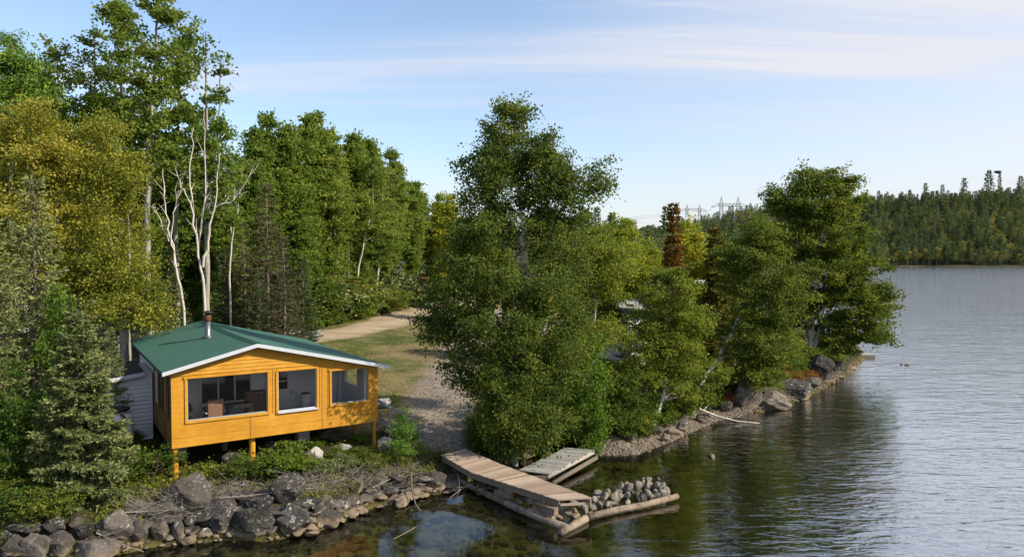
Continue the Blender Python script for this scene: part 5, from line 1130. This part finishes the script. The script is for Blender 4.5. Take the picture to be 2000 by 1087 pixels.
# grass (uncountable)
rs = np.random.default_rng(77); n = 240000; X = rs.uniform(-14, 22, n); Y = rs.uniform(20, 62, n); S = sdf(X, Y)
TDp = polydist(track_c, X, Y); RDp = polydist(road_c, X, Y); lx = (X - CX) * math.cos(CA) + (Y - CY) * math.sin(CA); ly = -(X - CX) * math.sin(CA) + (Y - CY) * math.cos(CA)
dens = (wob(X, Y, .8, 31) * .5 + wob(X, Y, 2.4, 32) * .35 + .55)
k_ = (S > .6) & (TDp > -.1) & (RDp > .1) & ~((lx > -.3) & (lx < 7) & (ly > -.1) & (ly < 9.3)) & (rs.random(n) < np.clip(dens, .05, 1)); X, Y = X[k_], Y[k_]; Z = height(X, Y)
A = unit(rs.normal(size=(len(X), 3)) * (.5, .5, .2) + (0, 0, .8)); Bv = unit(np.cross(A, rs.normal(size=A.shape))); lnn = rs.uniform(.04, .13, len(X)) * (1 + .6 * (S[k_] < 3))
gme = crown_mesh('grass', quads(np.stack([X, Y, Z - .01], 1), A, Bv, lnn, np.full(len(X), .022)), np.clip(rs.beta(2, 2, len(X)) + .2 * wob(X, Y, .5, 33), 0, 1))
M['grass'] = leafmat('grass blades', [(0, (.035,.065,.012)), (.5, (.075,.10,.022)), (.8, (.16,.14,.05)), (1, (.26,.21,.10))], tr=.2)
tag(link('grass', gme, M['grass']), 'short patchy green and dry grass on the lawn', 'grass', kind='stuff')

n = 700000; X = rs.uniform(-20, 30, n); Y = rs.uniform(15, 62, n); S = sdf(X, Y); lx = (X - CX) * math.cos(CA) + (Y - CY) * math.sin(CA); ly = -(X - CX) * math.sin(CA) + (Y - CY) * math.cos(CA)
den = wob(X, Y, 1.6, 51) * .6 + wob(X, Y, 4.5, 52) * .4; LWN = polydist([H_(800,820) + (2.2,), H_(800,740) + (3.4,), H_(760,690) + (5.5,), H_(800,650) + (6.5,), (10, 60, 8), (14, 90, 12)], X, Y)
k_ = (S > .5) & (polydist(track_c, X, Y) > .2) & (polydist(road_c, X, Y) > .4) & (LWN > .2) & ~((lx > .2) & (lx < 6.4) & (ly > .9) & (ly < 9.3)) & (den + rs.normal(0, .15, n) > -.1) & ~((X > 2) & (X < 12) & (S < 1.6)); X, Y, S, den = X[k_][:150000], Y[k_][:150000], S[k_][:150000], den[k_][:150000]; Z = height(X, Y)
P = np.stack([X, Y, Z + np.abs(rs.normal(0, 1, len(X))) * .12 * np.clip(den + .5, .2, 1.4)], 1)
tag(link('weeds', crown_mesh('weeds', rleaves(P, .085, .6, -.2, rs), np.clip(rs.beta(2, 2, len(X)) + .25 * wob(X, Y, .9, 53), 0, 1)), M['alder_leaf']), 'low leafy weeds covering the bank around the cabin and under the trees', 'weeds', kind='stuff')

# ================================================================== BACKGROUND BUILDINGS etc.
def house(name, px, py, d, w_, dp_, h_, rise, wallm, roofm, label, rz=0, sink=0.0):
    x = (px - 1000) / F * d; g = gz(x, d) - sink; r = empty(name, (x, d, g), rz); tag(r, label, 'building')
    MB().box(-w_/2, w_/2, -dp_/2, dp_/2, 0, h_).build('wall', wallm, r)
    b = MB()
    for sg in (-1, 1):
        b.add([(-w_/2-.4, 0, h_+rise), (w_/2+.4, 0, h_+rise), (w_/2+.4, sg*(dp_/2+.5), h_-.1), (-w_/2-.4, sg*(dp_/2+.5), h_-.1), (-w_/2-.4, 0, h_+rise+.12), (w_/2+.4, 0, h_+rise+.12), (w_/2+.4, sg*(dp_/2+.5), h_+.02), (-w_/2-.4, sg*(dp_/2+.5), h_+.02)],
              [(0,1,2,3),(7,6,5,4),(2,6,7,3),(0,3,7,4),(1,5,6,2)])
    b.build('roof', roofm, r)
    f = MB().box(-w_*.28, -w_*.08, -dp_/2-.05, -dp_/2-.004, h_*.4, h_*.75).build('window', M['fascia'], r); MB().box(-w_*.26, -w_*.10, -dp_/2-.07, -dp_/2-.052, h_*.43, h_*.72).build('pane', M['dark_glass'], f)
    MB().box(w_*.1, w_*.1+.9, -dp_/2-.05, -dp_/2-.004, .05, 2.0).build('door', M['brownwood'], r); return r
house('forest_cabin', 806, 545, 92, 7, 6, 3.0, 1.2, M['red_wall'], M['white_paint'], 'red brown cabin with a pale roof half hidden at the end of the dirt road', .5)
house('forest_cabin', 700, 560, 86, 6, 5, 2.6, 1.0, M['red_wall'], M['metal'], 'red brown cabin deep between the aspen trunks', .2)
house('boathouse', 1228, 555, 44, 2.9, 4, 3.35, .35, M['siding'], M['grey_roof'], 'white roofed outbuilding glimpsed between the trees right of the dock birch', .45)
house('camp_trailer', 1280, 540, 92, 9, 3, 3.0, .25, M['white_paint'], M['white_paint'], 'white camp trailer glimpsed behind the alder', .2)
house('camp_trailer', 1365, 545, 100, 9, 3, 3.0, .25, M['white_paint'], M['white_paint'], 'white camp trailer behind the yellow green birch', -.2)
c_ = empty('small_float', tuple(atz(1672, 697))); tag(c_, 'small wooden float tied to the far side of the point', 'dock')
b = MB()
for i in range(12): b.box(-1.2 + i * .2, -1.02 + i * .2, -.6, .6, .22, .26)
b.build('deck_boards', M['grey_wood'], c_); MB().box(-1.2, 1.18, -.6, -.5, .0, .218).box(-1.2, 1.18, .5, .6, 0, .218).build('side_beam', M['deck_side'], c_)
pf = atz(1965, 518.5); c_ = empty('far_dock', (pf.x, pf.y - 6, 0)); tag(c_, 'pale dock with a boat cradle on the far shore at the right', 'dock')
MB().box(-9, 9, -1.5, 1.5, .5, .9).box(6, 14, 2, 5, .5, 1.9).build('deck_boards', M['white_paint'], c_); MB().box(-9, -8, -1.2, 1.2, -1, .5).box(0, 1, -1.2, 1.2, -1, .5).box(8, 9, -1.2, 1.2, -1, .5).build('side_beam', M['deck_side'], c_)
# pylons: two lattice peaks joined by a wide bridge with arms
def pylon(px, pyb, d, w_, h_, label, rz=0):
    x = (px - 1000) / F * d; zb = atd(px, pyb, d).z; r = empty('power_pylon', (x, d, min(zb, 1e9)), rz); tag(r, label, 'pylon', 'power pylons on the far ridge'); g = gz(x, d) - zb; b = MB()
    for sg in (-1, 1):
        c = sg * w_ * .28; hb = h_ * .5
        for a in (-1, 1):
            for e in (-1, 1): b.bar((c + a * w_ * .09, e * 2.5, min(g, 0)), (c + a * w_ * .035, e * 1.0, hb), .38, .38); b.bar((c + a * w_ * .07, e * 1.5, hb), (c, 0, h_), .3, .3)
        for k in range(5):
            z0 = hb * k / 5; z1 = hb * (k + 1) / 5; b.bar((c - w_*.08, -2, z0), (c + w_*.06, -2, z1), .24, .24); b.bar((c + w_*.08, -2, z0), (c - w_*.06, -2, z1), .24, .24)
            z0 = hb + hb * k / 5; b.bar((c - w_*.06*(1-k/5), 0, z0), (c + w_*.05*(1-k/5), 0, z0 + hb / 5), .3, .3)
    b.build('towers', M['steel_far'], r); b = MB(); zc = h_ * .5
    for e in (-1, 1): b.bar((-w_*.4, e, zc), (w_*.4, e, zc), .5, .5); b.bar((-w_*.4, e, zc + 3.2), (w_*.4, e, zc + 3.2), .5, .5)
    for k in range(12): x0 = -w_*.4 + w_*.8*k/12; b.bar((x0, 0, zc if k % 2 else zc+3.2), (x0 + w_*.8/12, 0, zc + 3.2 if k % 2 else zc), .35, .35)
    for sg in (-1, 1): b.bar((sg*w_*.4, 0, zc + 3.2), (sg*w_*.62, 0, zc - 1.2), .5, .5); b.bar((sg*w_*.4, 0, zc), (sg*w_*.62, 0, zc - 1.2), .5, .5)
    b.build('crossarm', M['steel_far'], r); return x, d, zb + zc
p1 = pylon(1424, 421, 900, 38, 24, 'nearer and larger lattice power pylon on the far ridge')
p2 = pylon(1353, 423, 1150, 36, 20, 'smaller and farther lattice power pylon on the ridge')
for k, (a, c, lb) in enumerate(((-20, -18, 'power line wire sagging from the left arm of the larger pylon'), (16, 14, 'power line wire sagging between the two lattice pylons'))):
    A0 = Vector((p1[0] + a, p1[1], p1[2] - 1)); B0 = Vector((p2[0] + c, p2[1], p2[2] - 1)); C0 = B0 + Vector((-320, 260, -4)); pts = []
    for s0, s1 in ((A0, B0), (B0, C0)): pts += [s0.lerp(s1, i / 10) - Vector((0, 0, 9 * 4 * (i / 10) * (1 - i / 10))) for i in range(10)]
    tag(MB().tube(pts, .16, 4).build('power_line', M['steel_far']), lb, 'wire')

# ================================================================== FAR FOREST
def far_proto(kind, seed, leaf):
    rng = np.random.default_rng(seed)
    if kind == 'spruce':
        n = 420; t_ = rng.random(n) ** 1.3 * .97 + .03; az = rng.random(n) * 6.28; rad = (.19 * (1 - t_) ** .85 + .01) * np.sqrt(rng.random(n)) * (1 + .25 * np.sin(t_ * 60)); zz3 = t_ - rad * .35; size = .055
        A = np.stack([np.cos(az), np.sin(az), -.35 + 0 * az], 1)
    elif kind == 'pine':
        n = 560; lv = rng.integers(0, 14, n) / 13.4; t_ = .32 + .66 * lv + rng.normal(0, .012, n); az = rng.random(n) * 6.28; rad = .23 * (np.clip(1.0 - t_, 0, 1)) ** .6 * rng.uniform(.1, 1, n) * (.65 + .35 * np.sin(lv * 40 + az * 2)); zz3 = t_ + rad * .10; size = .048
        A = np.stack([np.cos(az), np.sin(az), .15 + 0 * az], 1)
    else:
        n = 460; P = unit(rng.normal(size=(n, 3))) * rng.uniform(.6, 1, n)[:, None]; c = unit(rng.normal(size=(9, 3))) * (.16, .16, .24); P = c[rng.integers(0, 9, n)] + P * (.11, .11, .10) + (0, 0, .62); size = .05
        A = unit(rng.normal(size=(n, 3)))
    if kind != 'broad': P = np.stack([np.cos(az) * rad, np.sin(az) * rad, zz3], 1)
    A = unit(A + rng.normal(size=A.shape) * .35); B = unit(np.cross(A, rng.normal(size=A.shape))); ln_ = size * rng.uniform(.6, 1.3, n)
    return quads(P, A, B, ln_, ln_ * .6), np.repeat(rng.beta(2, 2, n), 4)
FP = {k: [far_proto(k, 200 + i + 10 * j, None) for i in range(3)] for j, k in enumerate(('spruce', 'pine', 'broad'))}
trunk_seg = [(np.array((0, 0, -.02)), np.array((0, 0, .96)), .012, .002)]
def leafcol(name, stops): return leafmat(name, stops, tr=.15, gloss=.6)
M['far_spruce'] = leafcol('far spruce', [(0, (.034,.058,.030)), (.6, (.060,.092,.042)), (1, (.10,.125,.05))])
M['far_pine'] = leafcol('far pine', [(0, (.045,.075,.034)), (.6, (.080,.115,.042)), (1, (.12,.15,.055))])
M['far_broad'] = leafcol('far birch', [(0, (.09,.105,.026)), (.5, (.16,.165,.036)), (1, (.26,.21,.05))])
HT = dict(spruce=(11, 17), pine=(15, 22), broad=(9, 14))
def forest(name, n, xr, yr, test, mix, seed, label, hs=1.):
    """uncountable far wood: one object per kind of tree"""
    rng = np.random.default_rng(seed); X = rng.uniform(*xr, n); Y = rng.uniform(*yr, n); S = sdf(X, Y); k = (S > .5) & test(X, Y, S); X, Y, S = X[k], Y[k], S[k]; Z = height(X, Y)
    kinds = rng.choice(['spruce', 'pine', 'broad'], len(X), p=mix)
    for kd in ('spruce', 'pine', 'broad'):
        sel = np.where(kinds == kd)[0]; VV, AA = [], []
        for i in sel:
            v, a = FP[kd][i % 3]; h_ = rng.uniform(*HT[kd]) * hs; an = rng.uniform(0, 6.28); c, s_ = math.cos(an), math.sin(an); wd_ = h_ * rng.uniform(.85, 1.25)
            VV.append((v @ np.array([[c, s_, 0], [-s_, c, 0], [0, 0, 1]], np.float32)) * np.array((wd_, wd_, h_), np.float32) + np.array((X[i], Y[i], Z[i]), np.float32)); AA.append(np.clip(a + rng.normal(0, .18), 0, 1))
        if VV:
            VV = np.concatenate(VV); AA = np.concatenate(AA); me = npmesh(name, VV, np.arange(len(VV)).reshape(-1, 4), {'v': AA})
            tag(link(name, me, M['far_' + kd]), {'spruce': 'dark spruce wood ', 'pine': 'pine wood ', 'broad': 'yellow green birch wood '}[kd] + label, 'forest', kind='stuff')
forest('far_forest', 5200, (300, 760), (560, 860), lambda X, Y, S: (S < 190) & (X / Y > .44), (.45, .27, .28), 301, 'on the hill across the lake')
forest('far_forest', 5200, (-60, 420), (190, 1150), lambda X, Y, S: (X / Y > .03) & (X / Y < .5) & ~((Y > 560) & (X / Y > .47)), (.55, .15, .30), 302, 'on the ridge behind the campground')
forest('inland_forest', 900, (-110, -6), (60, 260), lambda X, Y, S: (X / Y < -.14) & (Y > 80), (.35, .0, .65), 303, 'behind the aspen stand', .8)
forest('camp_trees', 260, (8, 60), (110, 190), lambda X, Y, S: (S > 5) & (polydist(road_c, X, Y) > 1.5), (.35, .0, .65), 304, 'around the campground', .62)
# single trees that stand out across the lake
FO = {}
for kd in ('spruce', 'pine', 'broad'):
    v, a = FP[kd][1]; r = empty('pine_tree' if kd == 'pine' else 'spruce_tree' if kd == 'spruce' else 'birch_tree', (0, 0, 0)); link('trunk', tubes('trunk', trunk_seg, 5), M['dark_bark'] if kd != 'broad' else M['aspen_bark'], r); link('crown', npmesh('crown', v, np.arange(len(v)).reshape(-1, 4), {'v': a}), M['far_' + kd], r); FO[kd] = Proto(r, 1.0)
def skyline(px, pytop, d, kd, label, group=None, hh=None):
    x = (px - 1000) / F * d; top = atd(px, pytop, d).z; g = gz(x, d); h_ = hh or 20; z = top - h_
    return FO[kd].place(x, d, max(top - g, 8) if top - g > h_ else h_, label=label, cat='tree', group=group, z=min(g, z) if top - g > h_ else g)
for px, yt, lb, wd in ((1928,332,'tall layered pine left of the nest tree on the far skyline',1),(1880,347,'pointed dark pine on the far skyline',1),(1805,357,'flat topped pine on the far skyline',1),(1838,360,'ragged pine on the far skyline beside the flat topped one',1),(1775,370,'low dark pine where the far skyline starts to rise',1),(1714,372,'first pine of the far hill right of the near birch',1),(1990,343,'dark pine at the right edge of the far skyline',1)):
    skyline(px, yt, 700, 'pine', lb)
nx_ = skyline(1949, 336, 700, 'pine', 'thin broken-topped tree carrying a large nest on the far skyline'); nx_.scale.x *= .45; nx_.scale.y *= .45
q = atd(1948.5, 336, 700); b = MB(); b.lathe([(.6, -1.6), (2.6, -.5), (3.0, .5), (2.6, 1.2), (.5, .9)], 14, (0, 0, 0)); 
for k in range(60):
    an = random.uniform(0, 6.28); b.bar((math.cos(an)*2, math.sin(an)*2, random.uniform(-.8, 1)), (math.cos(an+.8)*3.4, math.sin(an+.8)*3.4, random.uniform(-.6, 1.3)), .12, .12)
o = b.build('bird_nest', M['dark_bark']); o.location = q; tag(o, 'large dark stick nest on top of the broken tree on the far skyline', 'nest')
for px, yt, d in ((1279,432,330),):
    pass
random.seed(33)
for i in range(46):
    px = 1700 + i * 6.7 + random.uniform(-3, 3); d = 604 + random.uniform(0, 14) + max(0, (px - 1900)) * .0; x = (px - 1000) / F * d; s_ = float(sdf(np.array([x]), np.array([d]))[0])
    while s_ < 2: d += 3; x = (px - 1000) / F * d; s_ = float(sdf(np.array([x]), np.array([d]))[0])
    kd = random.choice(['spruce', 'spruce', 'broad', 'broad', 'pine']); FO[kd].place(x, d, random.uniform(9, 18), label={'spruce': 'dark narrow spruce', 'broad': 'yellow green birch', 'pine': 'dark pine'}[kd] + ' in the front row along the far shore', cat='tree', group={'spruce': 'spruces', 'broad': 'birches', 'pine': 'pines'}[kd] + ' lining the far shore')
